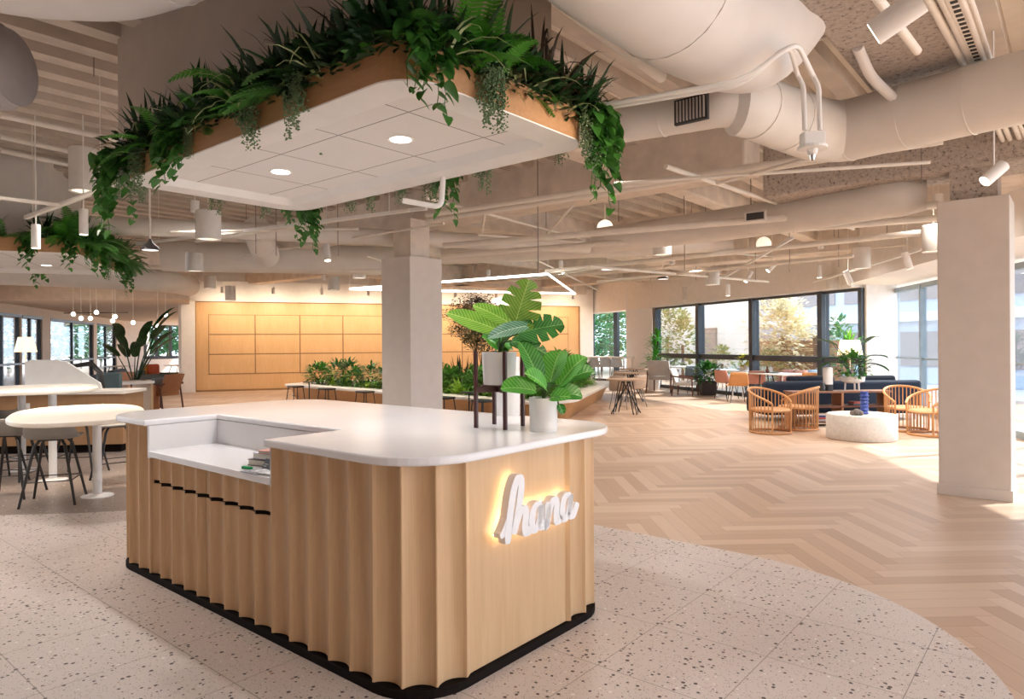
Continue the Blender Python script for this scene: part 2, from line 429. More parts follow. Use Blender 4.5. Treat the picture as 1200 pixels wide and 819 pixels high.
# columns
def column(a, b, wd, label_top):
    mb = MB(); h = wd/2
    mb.box(-h, h, -h, h, 0, label_top); o = struct(mb.build('column', columnp, bev=.008)); o.location = AB(a, b); o.rotation_euler = (0, 0, GA)
    mb = MB(); mb.box(-h-.015, h+.015, -h-.015, h+.015, 0, .11); k = struct(mb.build('baseboard_column', columnp, bev=.004)); k.location = AB(a, b); k.rotation_euler = (0, 0, GA)
column(-.82, 8.42, .60, 2.97)
mc = W(480, 404) if False else None
NC = D(480.3, 299, 10.3); NC.z = 0
cc = NC + (-UA+VB)*.335
mb = MB(); mb.box(-.335, .335, -.335, .335, 0, 2.9); o = struct(mb.build('column', columnp, bev=.008)); o.location = cc; o.rotation_euler = (0, 0, GA)
mb = MB(); mb.box(-.2, .2, -.2, .2, 2.9, 3.5); o = struct(mb.build('column_core', beamp)); o.location = cc; o.rotation_euler = (0, 0, GA)
mb = MB(); mb.box(-.2, .2, -.2, .2, 2.97, 3.3); o = struct(mb.build('column_core', fire)); o.location = AB(-.82, 8.42); o.rotation_euler = (0, 0, GA)

# back wall with maple panelling (second grid)
PW = Vector((-10.6, 22.9, 0))
pr = T('wall_back', None, None, PW, math.atan2(4.8, 13.5)); pr['kind'] = 'structure'
L = 14.15
mb = MB(); mb.box(-.55, L+.65, .12, .5, 0, 4.2); mb.box(-.45, -.02, -.05, .12, 0, 3.2); mb.box(-.45, L+.6, -.05, .12, 3.05, 3.75); mb.box(L+.02, L+.6, -.05, .12, 0, 3.2)
mb.build('wall_face', drywall, pr, bev=.005)
mb = MB(); mb.box(0, L, .06, .12, 0, 3.03); mb.build('panelling', panelw, pr)
mb = MB(); mb.box(-.03, 0, 0, .12, 0, 3.06); mb.box(L, L+.03, 0, .12, 0, 3.06); mb.box(-.03, L+.03, 0, .12, 3.03, 3.06); mb.box(-.03, L+.03, .01, .08, 0, .06)
for j in range(3):
    for i in range(9):
        x0 = .40+i*1.478; z0 = .60+j*.675
        x1, z1 = x0+1.44, z0+.64
        for bx in ((x0-.02, x1+.02, z0-.02, z0), (x0-.02, x1+.02, z1, z1+.02), (x0-.02, x0, z0, z1), (x1, x1+.02, z0, z1)):
            mb.box(bx[0], bx[1], .050, .062, bx[2], bx[3])
mb.build('panel_groove', groove, pr)
for j in range(3):
    for i in range(9):
        x0 = .40+i*1.478; z0 = .60+j*.675
        b_ = MB(); b_.box(x0, x0+1.44, .045, .06, z0, z0+.64); b_.build('panel', panelw, pr, bev=.004)

# window wall on the right, four equal panes (second grid)
WL = [Vector((x, y, 0)) for x, y in ((5.05, 24.2), (5.95, 21.75), (6.82, 19.3), (7.66, 16.8), (8.0, 15.8))]
dirw = (WL[3]-WL[0]).normalized(); WL = [WL[3]-dirw*q for q in (7.68, 5.12, 2.56, 0, -1.2)]
def wallseg(name, p, q, z0, z1, th, mat, parent=None, bev=0):
    p, q = Vector(p), Vector(q); d = q-p; mb = MB().at((p.x, p.y, 0), math.atan2(d.y, d.x)); mb.box(0, d.length, -th/2, th/2, z0, z1)
    o = mb.build(name, mat, parent, bev=bev)
    if parent is None: struct(o)
    return o
for i in range(4):
    p, q = WL[i], WL[i+1]; d = (q-p); L_ = d.length
    root = T('window_%d' % (i+1), None, None, p, math.atan2(d.y, d.x)); root['kind'] = 'structure'
    mb = MB(); mb.box(-.075, .075, -.12, .12, 0, 2.78); mb.box(0, L_, -.06, .06, 2.72, 2.78); mb.box(0, L_, -.09, .09, 1.04, 1.19); mb.box(0, L_, -.08, .08, 0, .1)
    if i == 3: mb.box(L_-.05, L_+.05, -.1, .1, 0, 2.78)
    mb.build('window_frame', frame_d, root)
    g = MB(); g.box(.08, L_, -.008, .008, .1, 2.7); g.build('pane', glz, root)
wallseg('wall_right', WL[4], Vector((8.92, 15.95, 0)), 0, 4.2, .2, drywall)
GW = [Vector((8.95, 15.9, 0)), Vector((8.44, 13.0, 0)), Vector((7.9, 10.0, 0)), Vector((7.3, 6.8, 0)), Vector((6.9, 4.6, 0))]
steel = M('blue_grey_frame', (.28, .36, .42), .4)
for i in range(4):
    p, q = GW[i], GW[i+1]; d = q-p; L_ = d.length
    root = T('window_%d' % (i+5), None, None, p, math.atan2(d.y, d.x)); root['kind'] = 'structure'
    mb = MB(); nn = 2
    for k in range(nn+1): mb.box(L_*k/nn-.035, L_*k/nn+.035, -.06, .06, 0, 2.75)
    mb.box(0, L_, -.05, .05, 2.68, 2.78); mb.box(0, L_, -.05, .05, 0, .12); mb.box(0, L_, -.012, .012, 1.16, 1.2)
    mb.build('window_frame', steel, root)
    g = MB(); g.box(0, L_, -.008, .008, .1, 2.7); g.build('pane', glz, root)
# bulkhead over the windows
inn = Vector((-.944, -.33, 0))
def bulk(name, p, q, depth, n, z0=2.78, z1=4.2):
    a_, b_ = Vector(p), Vector(q); pts = [a_-n*.3, b_-n*.3, b_+n*depth, a_+n*depth]
    mb = MB(); mb.prism([(v.x, v.y) for v in pts], z0, z1); return struct(mb.build(name, drywall))
bulk('bulkhead_window', WL[0]-dirw*7, WL[4], .35, inn, 2.79)
n2 = Vector((-.985, .17, 0))
bulk('bulkhead_window', GW[0]+Vector((.1, .6, 0)), GW[4], 1.25, n2, 2.85)
# pier and far windows beyond the bar tables
wallseg('wall_far', WL[0]+Vector((-.75, 1.4, 0)), WL[0]+Vector((-.05, .1, 0)), 0, 3.6, .25, M('pier_paint', (.82, .82, .84), .7, var=.02))
fp, fq = D(686, 402, 29), D(745, 402, 27.2); fp.z = fq.z = 0
root = T('window_9', None, None, fp, math.atan2((fq-fp).y, (fq-fp).x)); root['kind'] = 'structure'
Lf = (fq-fp).length; mb = MB()
for s_ in (.35, 1.62): mb.box(s_-.09, s_+.09, -.08, .08, 0, 3.05)
mb.box(0, Lf, -.08, .08, 3.0, 3.1); mb.box(0, Lf, -.05, .05, 0, .08)
mb.build('window_frame', frame_d, root); g = MB(); g.box(0, Lf, -.008, .008, .1, 3.0); g.build('pane', glz, root)
wallseg('wall_far', fp, fq, 3.1, 4.2, .2, white)

# left wall with dark framed windows, parallel to the window wall
LD = Vector((-4.8, 14.6, 0)).normalized(); LP = Vector((-16.2, 21.6, 0))-LD*6
def lp(s_): return LP+LD*(s_+6)
def sx(px):   # distance along the left wall where it meets the picture column px
    x = (px-600)/F; P0 = Vector((-16.2, 21.6, 0)); return (x*P0.y-P0.x)/(LD.x-x*LD.y)
lw = T('wall_left', None, None, lp(0), math.atan2(LD.y, LD.x)); lw['kind'] = 'structure'
mb = MB(); mb.box(-6, 24, -.1, .1, 2.62, 4.2)
segs = [(-20, 20.5), (22, 46), (56, 107), (111, 134)]
sp = [(sx(a_), sx(b_)) for a_, b_ in segs]
for (a0, a1), (b0, b1) in zip(sp, sp[1:]): mb.box(a1, b0, -.1, .1, 0, 2.62)
mb.box(sp[3][1], 24, -.1, .1, 0, 2.62)
mb.build('wall_face', M('warm_wall', (.62, .50, .40), .8, var=.03), lw)
for k, (a0, a1) in enumerate(sp):
    root = T('window_%d' % (10+k), None, None, lp(0), math.atan2(LD.y, LD.x)); root['kind'] = 'structure'
    mb = MB(); L_ = a1-a0
    for q in (0, .5, 1): mb.box(a0+L_*q-.05, a0+L_*q+.05, -.05, .05, 0, 2.62)
    mb.box(a0, a1, -.12, .12, 2.55, 2.64); mb.box(a0, a1, -.1, .1, 0, .1); mb.box(a0, a1, -.1, .1, .95, 1.02)
    mb.build('window_frame', frame_d, root); g = MB(); g.box(a0, a1, -.008, .008, .1, 2.55); g.build('pane', glz, root)
# far end wall with the wide garden window
e0, e1 = D(134, 402, 37.5), D(228, 402, 41); e0.z = e1.z = 0
root = T('window_14', None, None, e0, math.atan2((e1-e0).y, (e1-e0).x)); root['kind'] = 'structure'
Le = (e1-e0).length; mb = MB()
for q in (.36, .5, .68, .84): mb.box(Le*q-.05, Le*q+.05, -.1, .1, .9, 2.75)
mb.box(0, Le, -.1, .1, .8, .98); mb.box(0, Le, -.1, .1, 2.7, 2.8); mb.build('window_frame', frame_d, root)
g = MB(); g.box(0, Le, -.008, .008, .98, 2.7); g.build('pane', glz, root)
wallseg('wall_far', e0, e1, 0, .85, .2, drywall); wallseg('wall_far', e0, e1, 2.75, 4.2, .25, drywall)
ee = e0+(e1-e0)*.33; wallseg('wall_far', e0, ee, 0, 3.4, .3, drywall)
# lowered plaster ceiling over the left lounge
mb = MB(); q0 = D(-160, 402, 17); pts = [D(-200, 402, 20), D(221, 402, 20.5), D(228, 402, 42), D(-100, 402, 42)]
mb.prism([(p.x, p.y) for p in pts], 2.95, 3.85); struct(mb.build('ceiling_lounge', M('lounge_ceiling', (.62, .50, .40), .8)))

# ================================================================== OUTSIDE
conc = M('garden_wall_concrete', (.80, .77, .73), .9, var=.08, sc=.8, bmp=.1)
q = [WL[0]+Vector((6.5, 9, 0)), WL[2]+Vector((9.5, 3.2, 0))]
def thing_wall(p, q, h, th, name, label, cat, mat):
    d = q-p; r_ = T(name, label, cat, p, math.atan2(d.y, d.x)); mb = MB(); mb.box(0, d.length, -th/2, th/2, -.06, h); mb.build('wall_body', mat, r_)
    return r_, d.length
g0, g1 = D(745, 402, 38), D(888, 402, 30); g0.z = g1.z = 0
gw, gl = thing_wall(g0, g1, 4.6, .3, 'garden_wall', 'tall pale concrete garden wall with a grey door outside the windows', 'wall', conc)
mb = MB(); mb.box(gl*.62, gl*.62+.95, -.2, -.15, -.05, 2.15); mb.build('wall_door', M('weathered_door', (.30, .26, .25), .8, var=.2), gw)
mb = MB(); mb.box(gl*.62-.08, gl*.62, -.22, -.15, -.05, 2.22); mb.box(gl*.62+.95, gl*.62+1.03, -.22, -.15, -.05, 2.22); mb.box(gl*.62-.08, gl*.62+1.03, -.22, -.15, 2.15, 2.23); mb.build('door_frame', M('door_surround', (.22, .20, .19), .8), gw)
# blue-grey office building across the court
h0, h1 = D(880, 402, 34), D(1130, 402, 24); h0.z = h1.z = 0; d = h1-h0
bd = T('office_building', 'blue grey office block with long window bands across the court', 'building', h0, math.atan2(d.y, d.x))
mb = MB(); mb.box(0, d.length+6, 0, 3, -.05, 5.2); mb.build('wall_body', M('bluish_facade', (.50, .58, .72), .8, var=.05), bd)
for z0 in (.6, 3.1):
    for k in range(7):
        b_ = MB(); b_.box(.5+k*2.6, 2.6+k*2.6, -.05, .02, z0, z0+1.3); b_.build('window', M('far_glazing', (.30, .27, .28), .2), bd)
for z0 in (2.3, 4.7):
    b_ = MB(); b_.box(0, d.length+6, -.3, 0, z0, z0+.35); b_.build('ledge', M('ledge_paint', (.75, .76, .80), .7), bd)
f0, f1 = D(885, 402, 24), D(1000, 402, 20); f0.z = f1.z = 0; d = f1-f0
fe = T('board_fence', 'low rust coloured board fence below the pale bush outside', 'fence', f0, math.atan2(d.y, d.x))
mb = MB()
for k in range(6): mb.box(0, d.length, -.02, .02, .05+k*.26, .29+k*.26)
mb.build('boards', M('rust_boards', (.42, .25, .17), .8, var=.15), fe)
for k in range(4): b_ = MB(); b_.box(d.length*k/3-.05, d.length*k/3+.05, -.1, -.02, -.05, 1.75); b_.build('post', M('post', (.2, .13, .1), .8), fe)

# ================================================================== FOLIAGE TOOLS
def leafmesh(mb, p, d, L, Wd, droop=.6, prof='lance', n=6, fold=.25, twist=0):
    p = Vector(p); d = Vector(d).normalized(); step = L/n; pos = p.copy(); rows = []
    side0 = d.cross(Vector((0, 0, 1)))
    if side0.length < .08: side0 = Vector((math.cos(twist*7), math.sin(twist*7), 0))
    side0.normalize()
    for i in range(n+1):
        t = i/n
        dd = (d+Vector((0, 0, -1))*droop*t*t*1.6).normalized()
        if prof == 'lance': wv = math.sin(PI*min(1, t*.96+.04))**.75
        elif prof == 'strap': wv = min(1, .35+t*3)*max(0, 1-t**3)
        elif prof == 'heart': wv = (1-t)**.62*min(1, .75+t*1.6)*1.15 if t < .999 else 0
        elif prof == 'oval': wv = math.sin(PI*min(1, t*.93+.07))**.5
        else: wv = 1-t
        nr = side0.cross(dd).normalized()
        s_ = side0*math.cos(twist)+nr*math.sin(twist)
        hw = Wd*.5*wv; up = nr*(hw*fold)
        rows.append((pos-s_*hw+up, pos.copy(), pos+s_*hw+up)); pos = pos+dd*step
    vs = [v for r in rows for v in r]; fs = []
    for i in range(n):
        k = i*3; fs += [(k, k+1, k+4, k+3), (k+1, k+2, k+5, k+4)]
    mb.add(vs, fs); return pos
def rnd(a, b): return random.uniform(a, b)
def dirv(az, el): return Vector((math.cos(az)*math.cos(el), math.sin(az)*math.cos(el), math.sin(el)))
def frond(mb, p, az, el, L, droop=.9, n=22, wl=.3):
    """fern frond: rachis with paired pinnae"""
    pos = Vector(p); d = dirv(az, el); step = L/n
    for i in range(n):
        t = i/n; dd = (d+Vector((0, 0, -1))*droop*t*1.3).normalized(); sd_ = dd.cross(Vector((0, 0, 1)))
        if sd_.length < .05: sd_ = Vector((1, 0, 0))
        sd_.normalize(); nx = pos+dd*step
        mb.add([pos-sd_*.002, pos+sd_*.002, nx+sd_*.002, nx-sd_*.002], [(0, 1, 2, 3)])
        if i > 1:
            pl = L*wl*math.sin(PI*(.12+.86*t))**.8*.6
            for sg in (-1, 1):
                e = (sd_*sg+dd*.45+Vector((0, 0, -.12))).normalized(); b0 = pos; wv = dd*step*.42
                mb.add([b0-wv, b0+e*pl*.55-wv*1.1, b0+e*pl, b0+e*pl*.5+wv, b0+wv], [(0, 1, 2, 3, 4)])
        pos = nx
def fern(n=11, L=.5, lim=(0, 2*PI)):
    mb = MB()
    for k in range(n): frond(mb, (0, 0, 0), rnd(*lim), rnd(.35, 1.25), L*rnd(.7, 1.15), rnd(.6, 1.3))
    return mb
def tuft(n=26, L=.4, Wd=.018, droop=.5, el=(.5, 1.45), prof='lance', fold=.3):
    mb = MB()
    for k in range(n): leafmesh(mb, (rnd(-.04, .04), rnd(-.04, .04), 0), dirv(rnd(0, 2*PI), rnd(*el)), L*rnd(.6, 1.1), Wd*rnd(.8, 1.2), droop*rnd(.5, 1.6), prof, 6, fold)
    return mb
def pothos(L=.5, strands=3, size=.07, spread=.1):
    mb = MB()
    for s_ in range(strands):
        x = rnd(-spread, spread); y = rnd(-.03, .05); z = .06; Ls = L*rnd(.6, 1); zz = 0; pts = [(x*.5, .12, .02), (x*.8, .02, .05)]
        while zz < Ls:
            x += rnd(-.018, .018); y += rnd(-.012, .010)
            pts.append((x, y-.04, z-zz)); zz += .045
        mb.tube(pts, .0022, 4)
        for i, q in enumerate(pts[1:]):
            for r_ in range(2 if i < 6 else 1):
                sz = size*rnd(.6, 1.15)*(1.05-.45*i/len(pts)); az = rnd(-PI, 0)
                leafmesh(mb, q, Vector((math.cos(az)*.8, math.sin(az)*.6, rnd(-.9, -.2))), sz*1.25, sz, .5, 'heart', 4, .3, rnd(-.5, .5))
    return mb
def pearls(L=.3, strands=9, spread=.065, sz=.014):
    mb = MB()
    for s_ in range(strands):
        x = rnd(-spread, spread); y = rnd(-.05, .0); Ls = L*rnd(.45, 1); zz = 0
        while zz < Ls:
            x += rnd(-.004, .004)
            for k in range(2):
                az = rnd(0, 2*PI); c = Vector((x+math.cos(az)*.008, y+math.sin(az)*.008, .04-zz)); s2 = sz*rnd(.7, 1.1)
                e = dirv(az, rnd(-.6, .6)); o_ = Vector((-e.y, e.x, 0)).normalized()
                mb.add([c, c+e*s2*.6+o_*s2*.5, c+e*s2*1.25, c+e*s2*.6-o_*s2*.5, c+e*s2*.6+Vector((0, 0, s2*.45)), c+e*s2*.6-Vector((0, 0, s2*.45))], [(0, 1, 4), (1, 2, 4), (2, 3, 4), (3, 0, 4), (1, 0, 5), (2, 1, 5), (3, 2, 5), (0, 3, 5)])
            zz += .0105
    return mb
def rosette(n=14, L=.12):
    mb = MB()
    for k in range(n): leafmesh(mb, (0, 0, 0), dirv(k*2.4, .3+.9*k/n), L*(1.1-.4*k/n), L*.55, .1, 'oval', 5, .35)
    return mb
def bush(n=300, rx=.4, rz=.4, leaf=.06, zc=.35, prof='oval', wf=.5):
    mb = MB()
    for k in range(n):
        az, el = rnd(0, 2*PI), rnd(-.9, PI/2); r_ = rnd(.45, 1); c = Vector((math.cos(az)*math.cos(el)*rx*r_, math.sin(az)*math.cos(el)*rx*r_, zc+math.sin(el)*rz*r_))
        leafmesh(mb, c, dirv(az+rnd(-.8, .8), el*.5+rnd(-.4, .5)), leaf*rnd(.6, 1.2), leaf*wf, .5, prof, 3, .25)
    return mb
def treecrown(mb, base, dr, L, r, lv, leaves, sp=.6):
    end = Vector(base)+Vector(dr)*L
    mid = (Vector(base)+end)/2+Vector((rnd(-.06, .06), rnd(-.06, .06), 0))*L
    mb.tube([base, mid, end], [r, r*.8, r*.6], 5)
    if lv == 0: leaves.append((mid, end)); return
    for k in range(3 if lv > 1 else 4):
        d2 = (Vector(dr)+Vector((rnd(-1, 1), rnd(-1, 1), rnd(-.35, .6)))*sp).normalized()
        treecrown(mb, end if k else mid, d2, L*rnd(.6, .8), r*.6, lv-1, leaves, sp*1.1)

# ================================================================== RECEPTION DESK
DO = AB(-3.77, 2.74)
desk = T('reception_desk', 'fluted maple reception desk with white quartz top and lit script sign', 'reception desk', DO, GA)
X0, X1, Y0, Y1, RC = -1.63, 1.63, -.80, .76, .30
# walk the rounded rectangle: list of (tip points) with flute spacing
def arc(cx, cy, a0, a1, n): return [(cx+RC*math.cos(R(a0+(a1-a0)*k/n)), cy+RC*math.sin(R(a0+(a1-a0)*k/n)), R(a0+(a1-a0)*k/n)) for k in range(n+1)]
def flute_pts(t0, t1, dep=.034, n=14):
    """concave scoop between two tips given as (x, y, outward angle)"""
    o_ = []
    for k in range(n+1):
        s_ = k/n
        s_ = .028+.944*(k-1)/(n-2) if 0 < k < n else s_
        x = t0[0]+(t1[0]-t0[0])*s_; y = t0[1]+(t1[1]-t0[1])*s_; nx, ny = math.cos(t0[2])+math.cos(t1[2]), math.sin(t0[2])+math.sin(t1[2]); l = math.hypot(nx, ny)
        e = 0 if k in (0, 1, n-1, n) else dep*math.sin(PI*(k-1)/(n-2))**.75
        o_.append((x-nx/l*e, y-ny/l*e))
    return o_
tips = []
def straight(p, q, ang, n): return [(p[0]+(q[0]-p[0])*k/n, p[1]+(q[1]-p[1])*k/n, ang) for k in range(n+1)]
runs = []
# counter-clockwise from the front-left corner end
front = straight((X0+RC, Y0), (X1-RC, Y0), -PI/2, 16)
c_fr = arc(X1-RC, Y0+RC, -90, 0, 3); c_br = arc(X1-RC, Y1-RC, 0, 90, 3)
back = straight((X1-RC, Y1), (X0+RC, Y1), PI/2, 16); c_bl = arc(X0+RC, Y1-RC, 90, 180, 3)
left = straight((X0, Y1-RC), (X0, Y0+RC), PI, 6); c_fl = arc(X0+RC, Y0+RC, 180, 270, 3)
def ribbon(mb, line, z0, z1, th=.025):
    """vertical board following a plan line, with thickness towards the inside"""
    cx_, cy_ = 0, -.02; n = len(line)
    vs = []
    for (x, y) in line:
        d_ = Vector((x-cx_, y-cy_, 0))
        ix = x - (max(-1, min(1, d_.x/1.63)))**3*th*1.2; iy = y-(1 if d_.y > 0 else -1)*th*(abs(d_.y)/.78)**3
        vs += [(x, y, z0), (x, y, z1), (ix, iy, z0), (ix, iy, z1)]
    fs = []
    for i in range(n-1):
        a_, b_ = i*4, i*4+4
        fs += [(a_, b_, b_+1, a_+1), (b_+2, a_+2, a_+3, b_+3), (a_+1, b_+1, b_+3, a_+3), (b_, a_, a_+2, b_+2)]
    fs += [(0, 1, 3, 2), ((n-1)*4+1, (n-1)*4, (n-1)*4+2, (n-1)*4+3)]
    mb.add(vs, fs)
def run_flutes(tp):
    o_ = []
    for a_, b_ in zip(tp, tp[1:]): o_ += flute_pts(a_, b_)[:-1]
    return o_+[(tp[-1][0], tp[-1][1])]
CX0, CX1, CY = -.98, .49, -.34      # the work well
def clipx(line, lo, hi):
    o_ = []
    for p, q_ in zip(line, line[1:]):
        for c in (lo, hi):
            pass
        def inter(c): s_ = (c-p[0])/(q_[0]-p[0]); return (c, p[1]+(q_[1]-p[1])*s_)
        a_, b_ = p, q_
        if b_[0] <= lo or a_[0] >= hi: continue
        if a_[0] < lo: a_ = inter(lo)
        if b_[0] > hi: b_ = inter(hi)
        if not o_: o_.append(a_)
        o_.append(b_)
    return o_
fline = run_flutes(front)
ZT = 1.03
mb = MB(); ribbon(mb, clipx(fline, CX1, 9)+run_flutes(c_fr)[1:], .05, ZT); mb.build('fluted_panel', maple, desk)
mb = MB(); ribbon(mb, run_flutes(c_bl+left[1:]+c_fl[1:])+clipx(fline, -9, CX0-.009)[1:], .05, ZT); mb.build('fluted_panel', maple, desk)
mb = MB(); ribbon(mb, run_flutes(c_br)+run_flutes(back)[1:], .05, ZT); mb.build('fluted_panel', maple, desk)
yf = Y1-RC
fp_ = [(X1, Y0+RC), (X1-.017, Y0+RC+.035), (X1-.019, Y0+RC+.06), (X1-.019, .29), (X1, .31)]+flute_pts((X1, .31, 0), (X1, yf, 0))[1:]
mb = MB(); ribbon(mb, fp_, .05, ZT); mb.build('sign_panel', maple, desk)
seg_cut = clipx(fline, CX0, CX1)
m1 = (CX0+.66)
for x0, x1 in ((CX0+.004, -.275), (-.271, CX1-.004)):
    mb = MB(); ribbon(mb, clipx(seg_cut, x0, x1), .05, .646, .02); mb.build('cabinet_door', maple, desk)
    mb = MB(); ribbon(mb, clipx(seg_cut, x0, x1), .670, .815, .02); mb.build('drawer_front', maple, desk)
# inner carcase
mb = MB(); ribbon(mb, [(x_, y_+.009) for x_, y_ in clipx(fline, CX0+.004, CX1-.004)], .642, .674, .008); mb.build('painted_shadow_strip', dark, desk)  # dark strip painting the shadow line in the gap under the drawers
mb = MB(); mb.prism(rrect(X0+.08, X1-.08, Y0+.085, Y1-.08, RC-.07), .045, .80); mb.build('carcase', M('carcase', (.10, .055, .03), .8), desk)
mb = MB(); mb.prism(rrect(X0-.002, X1+.002, Y0-.002, Y1+.002, RC), .0, .045); mb.build('plinth', dark, desk, bev=.004)
# well lining: shelf, back and cheeks
mb = MB(); mb.box(CX0+.002, CX1-.002, Y0-.012, CY+.02, .825, .865); mb.build('work_shelf', stone, desk, bev=.004)
mb = MB(); mb.box(CX0, CX1, CY, CY+.03, .865, 1.029); mb.build('well_back', stone, desk)
mb = MB(); mb.box(CX0-.03, CX0, Y0-.004, CY+.03, .815, 1.029); mb.build('well_side', stone, desk)
mb = MB(); mb.box(CX1, CX1+.012, Y0+.0, CY+.03, .815, 1.029); mb.build('well_side', stone, desk)
# counter top with the notch
sx0, sx1, sy0, sy1, sr = -1.73, 1.675, -.84, .88, .35
full = rrect(sx0, sx1, sy0, sy1, sr, 12)
k_ = [i for i in range(len(full)) if full[i][1] < sy0+.001]
outl = full[:]                       # starts at front right going counter-clockwise: (x1-r,y0) ... ends at (x0+r,y0)
outl = outl+[(CX0, sy0), (CX0, CY), (CX1, CY), (CX1, sy0+.0)]
def slab(mb, out, z0, z1, r=.012):
    mb.prism(out, z0, z1)
mb = MB(); slab(mb, outl, 1.03, 1.07); mb.build('countertop', stone, desk, bev=.012, seg=4)
# power outlet in the well
mb = MB(); mb.box(.03, .15, CY-.006, CY, .915, .99); o = mb.build('outlet_plate', white, desk, bev=.002)
mb = MB()
for dx in (.055, .105):
    for dz in (.93, .962): mb.box(dx, dx+.004, CY-.008, CY-.004, dz, dz+.014); mb.box(dx+.012, dx+.016, CY-.008, CY-.004, dz, dz+.014)
mb.build('socket', black, o)
# script sign
def stroke(mb, pts, wd, x0, x1):
    """ribbon stroke in the (y, z) plane, extruded along x"""
    n = len(pts); P = [Vector((p[0], p[1])) for p in pts]
    # resample with Catmull-Rom
    Q = []
    for i in range(n-1):
        p0, p1, p2, p3 = P[max(0, i-1)], P[i], P[i+1], P[min(n-1, i+2)]
        for k in range(5):
            t = k/5; Q.append(.5*((2*p1)+(p2-p0)*t+(2*p0-5*p1+4*p2-p3)*t*t+(3*p1-p0-3*p2+p3)*t**3))
    Q.append(P[-1]); m_ = len(Q); rows = []
    for i, q_ in enumerate(Q):
        d_ = (Q[min(i+1, m_-1)]-Q[max(0, i-1)]).normalized(); nn_ = Vector((-d_.y, d_.x))
        ang = abs(d_.y); w_ = wd*(.58+.55*ang)/2
        e_ = min(1, .55+min(i, m_-1-i)*.25); w_ *= e_
        a_, b_ = q_+nn_*w_, q_-nn_*w_
        rows.append([(x1, a_.x, a_.y), (x1, b_.x, b_.y), (x0, b_.x, b_.y), (x0, a_.x, a_.y)])
    mb.loft(rows)
SO, SZ = -.33, .625
def L_(pts): return [(SO+p[0], SZ+p[1]*1.08) for p in pts]
sh = [
 [(.0, .030), (.025, .040), (.055, .075), (.085, .13)],
 [(.052, -.012), (.062, .06), (.078, .14), (.100, .215), (.128, .262), (.152, .262), (.158, .228), (.146, .16), (.120, .08), (.098, .02)],
 [(.100, .035), (.128, .085), (.155, .118), (.182, .120), (.190, .092), (.183, .045), (.190, .010), (.212, .008), (.238, .035)],
 [(.315, .105), (.292, .122), (.262, .110), (.243, .070), (.243, .028), (.262, .006), (.288, .022), (.308, .065), (.318, .112), (.312, .055), (.316, .014), (.338, .010), (.362, .038)],
 [(.372, .118), (.370, .060), (.362, .000), (.378, .055), (.402, .102), (.430, .122), (.448, .102), (.444, .050), (.448, .012), (.470, .010), (.492, .035)],
 [(.572, .108), (.548, .124), (.518, .112), (.499, .072), (.499, .030), (.518, .008), (.545, .024), (.565, .068), (.576, .116), (.568, .058), (.572, .018), (.596, .012), (.622, .045), (.636, .072)]]
groups = [('letter_h', sh[0:3]), ('letter_a', [sh[3]]), ('letter_n', [sh[4]]), ('letter_a', [sh[5]])]
XF = X1-.019
signpaint = M('sign_face', (.84, .84, .86), .5, var=.02)
signled = EM('sign_led', (1, .80, .52), 9)
sg = T('logo_sign', None, None); sg.parent = desk
for nm, ss in groups:
    mb = MB()
    for i_, s_ in enumerate(ss): stroke(mb, L_(s_), .042, XF+.030, XF+.072+.0012*i_)
    mb.build(nm, signpaint, sg, bev=.0)
led = MB()
for s_ in sh: stroke(led, L_(s_), .014, XF+.026, XF+.0295)
led.build('led_strip', signled, sg)
# small lamp glow of the led comes from the strip itself

# things in the well
def DL(x, y, z=0): v = Matrix.Rotation(GA, 3, 'Z') @ Vector((x, y, z)); return DO+v
def book(name, label, x, y, z, w_, d_, h_, rz, cov, grp='books and papers in the desk well', page=True):
    r_ = T(name, label, 'book', DL(x, y, z), GA+rz, grp)
    mb = MB(); mb.box(-w_/2, w_/2, -d_/2, d_/2, 0, .003); mb.box(-w_/2, w_/2, -d_/2, d_/2, h_-.003, h_); mb.box(-w_/2, -w_/2+.004, -d_/2, d_/2, 0, h_); mb.build('cover', cov, r_)
    mb = MB(); mb.box(-w_/2+.004, w_/2-.004, -d_/2+.004, d_/2-.004, .003, h_-.003); mb.build('pages', M('paper', (.8, .77, .72), .8), r_)
    return r_
bk = lambda k, c: M('cover_'+k, c, .45, var=.25, sc=25)
book('book', 'dark grey hardback, lowest of the thick stack in the desk well', .16, -.55, .865, .21, .27, .035, -1.35, bk('grey', (.12, .10, .12)))
book('book', 'taupe book lying beside the dark hardback in the desk well', .37, -.56, .865, .19, .25, .045, -1.5, bk('taupe', (.30, .24, .23)))
book('book', 'white and blue magazine box resting on the dark books', .22, -.55, .911, .22, .28, .03, -1.45, bk('blue', (.60, .62, .75)))
book('book', 'pink and orange book on top of the stack in the desk well', .26, -.55, .942, .20, .26, .018, -1.3, bk('pink', (.65, .34, .30)))
for i, (x, y, lab) in enumerate(((.30, -.72, 'black card standing in front of the books, left one'), (.385, -.73, 'black card standing in front of the books, right one'))):
    r_ = T('display_card', lab, 'card', DL(x, y, .866), GA, 'black cards in the desk well'); mb = MB(); mb.add([(-.035, 0, 0), (.035, 0, 0), (.035, .03, .06), (-.035, .03, .06), (-.035, .003, 0), (.035, .003, 0), (.035, .033, .06), (-.035, .033, .06)], [(0, 1, 2, 3), (7, 6, 5, 4), (0, 4, 5, 1), (2, 6, 7, 3), (1, 5, 6, 2), (0, 3, 7, 4)]); mb.build('card', M('card_black', (.02, .02, .03), .4), r_)
    mb = MB(); mb.box(-.022, .020, .012, .0125, .032, .037); mb.box(-.022, .005, .008, .0085, .022, .026); mb.build('printed_lines', white, r_)
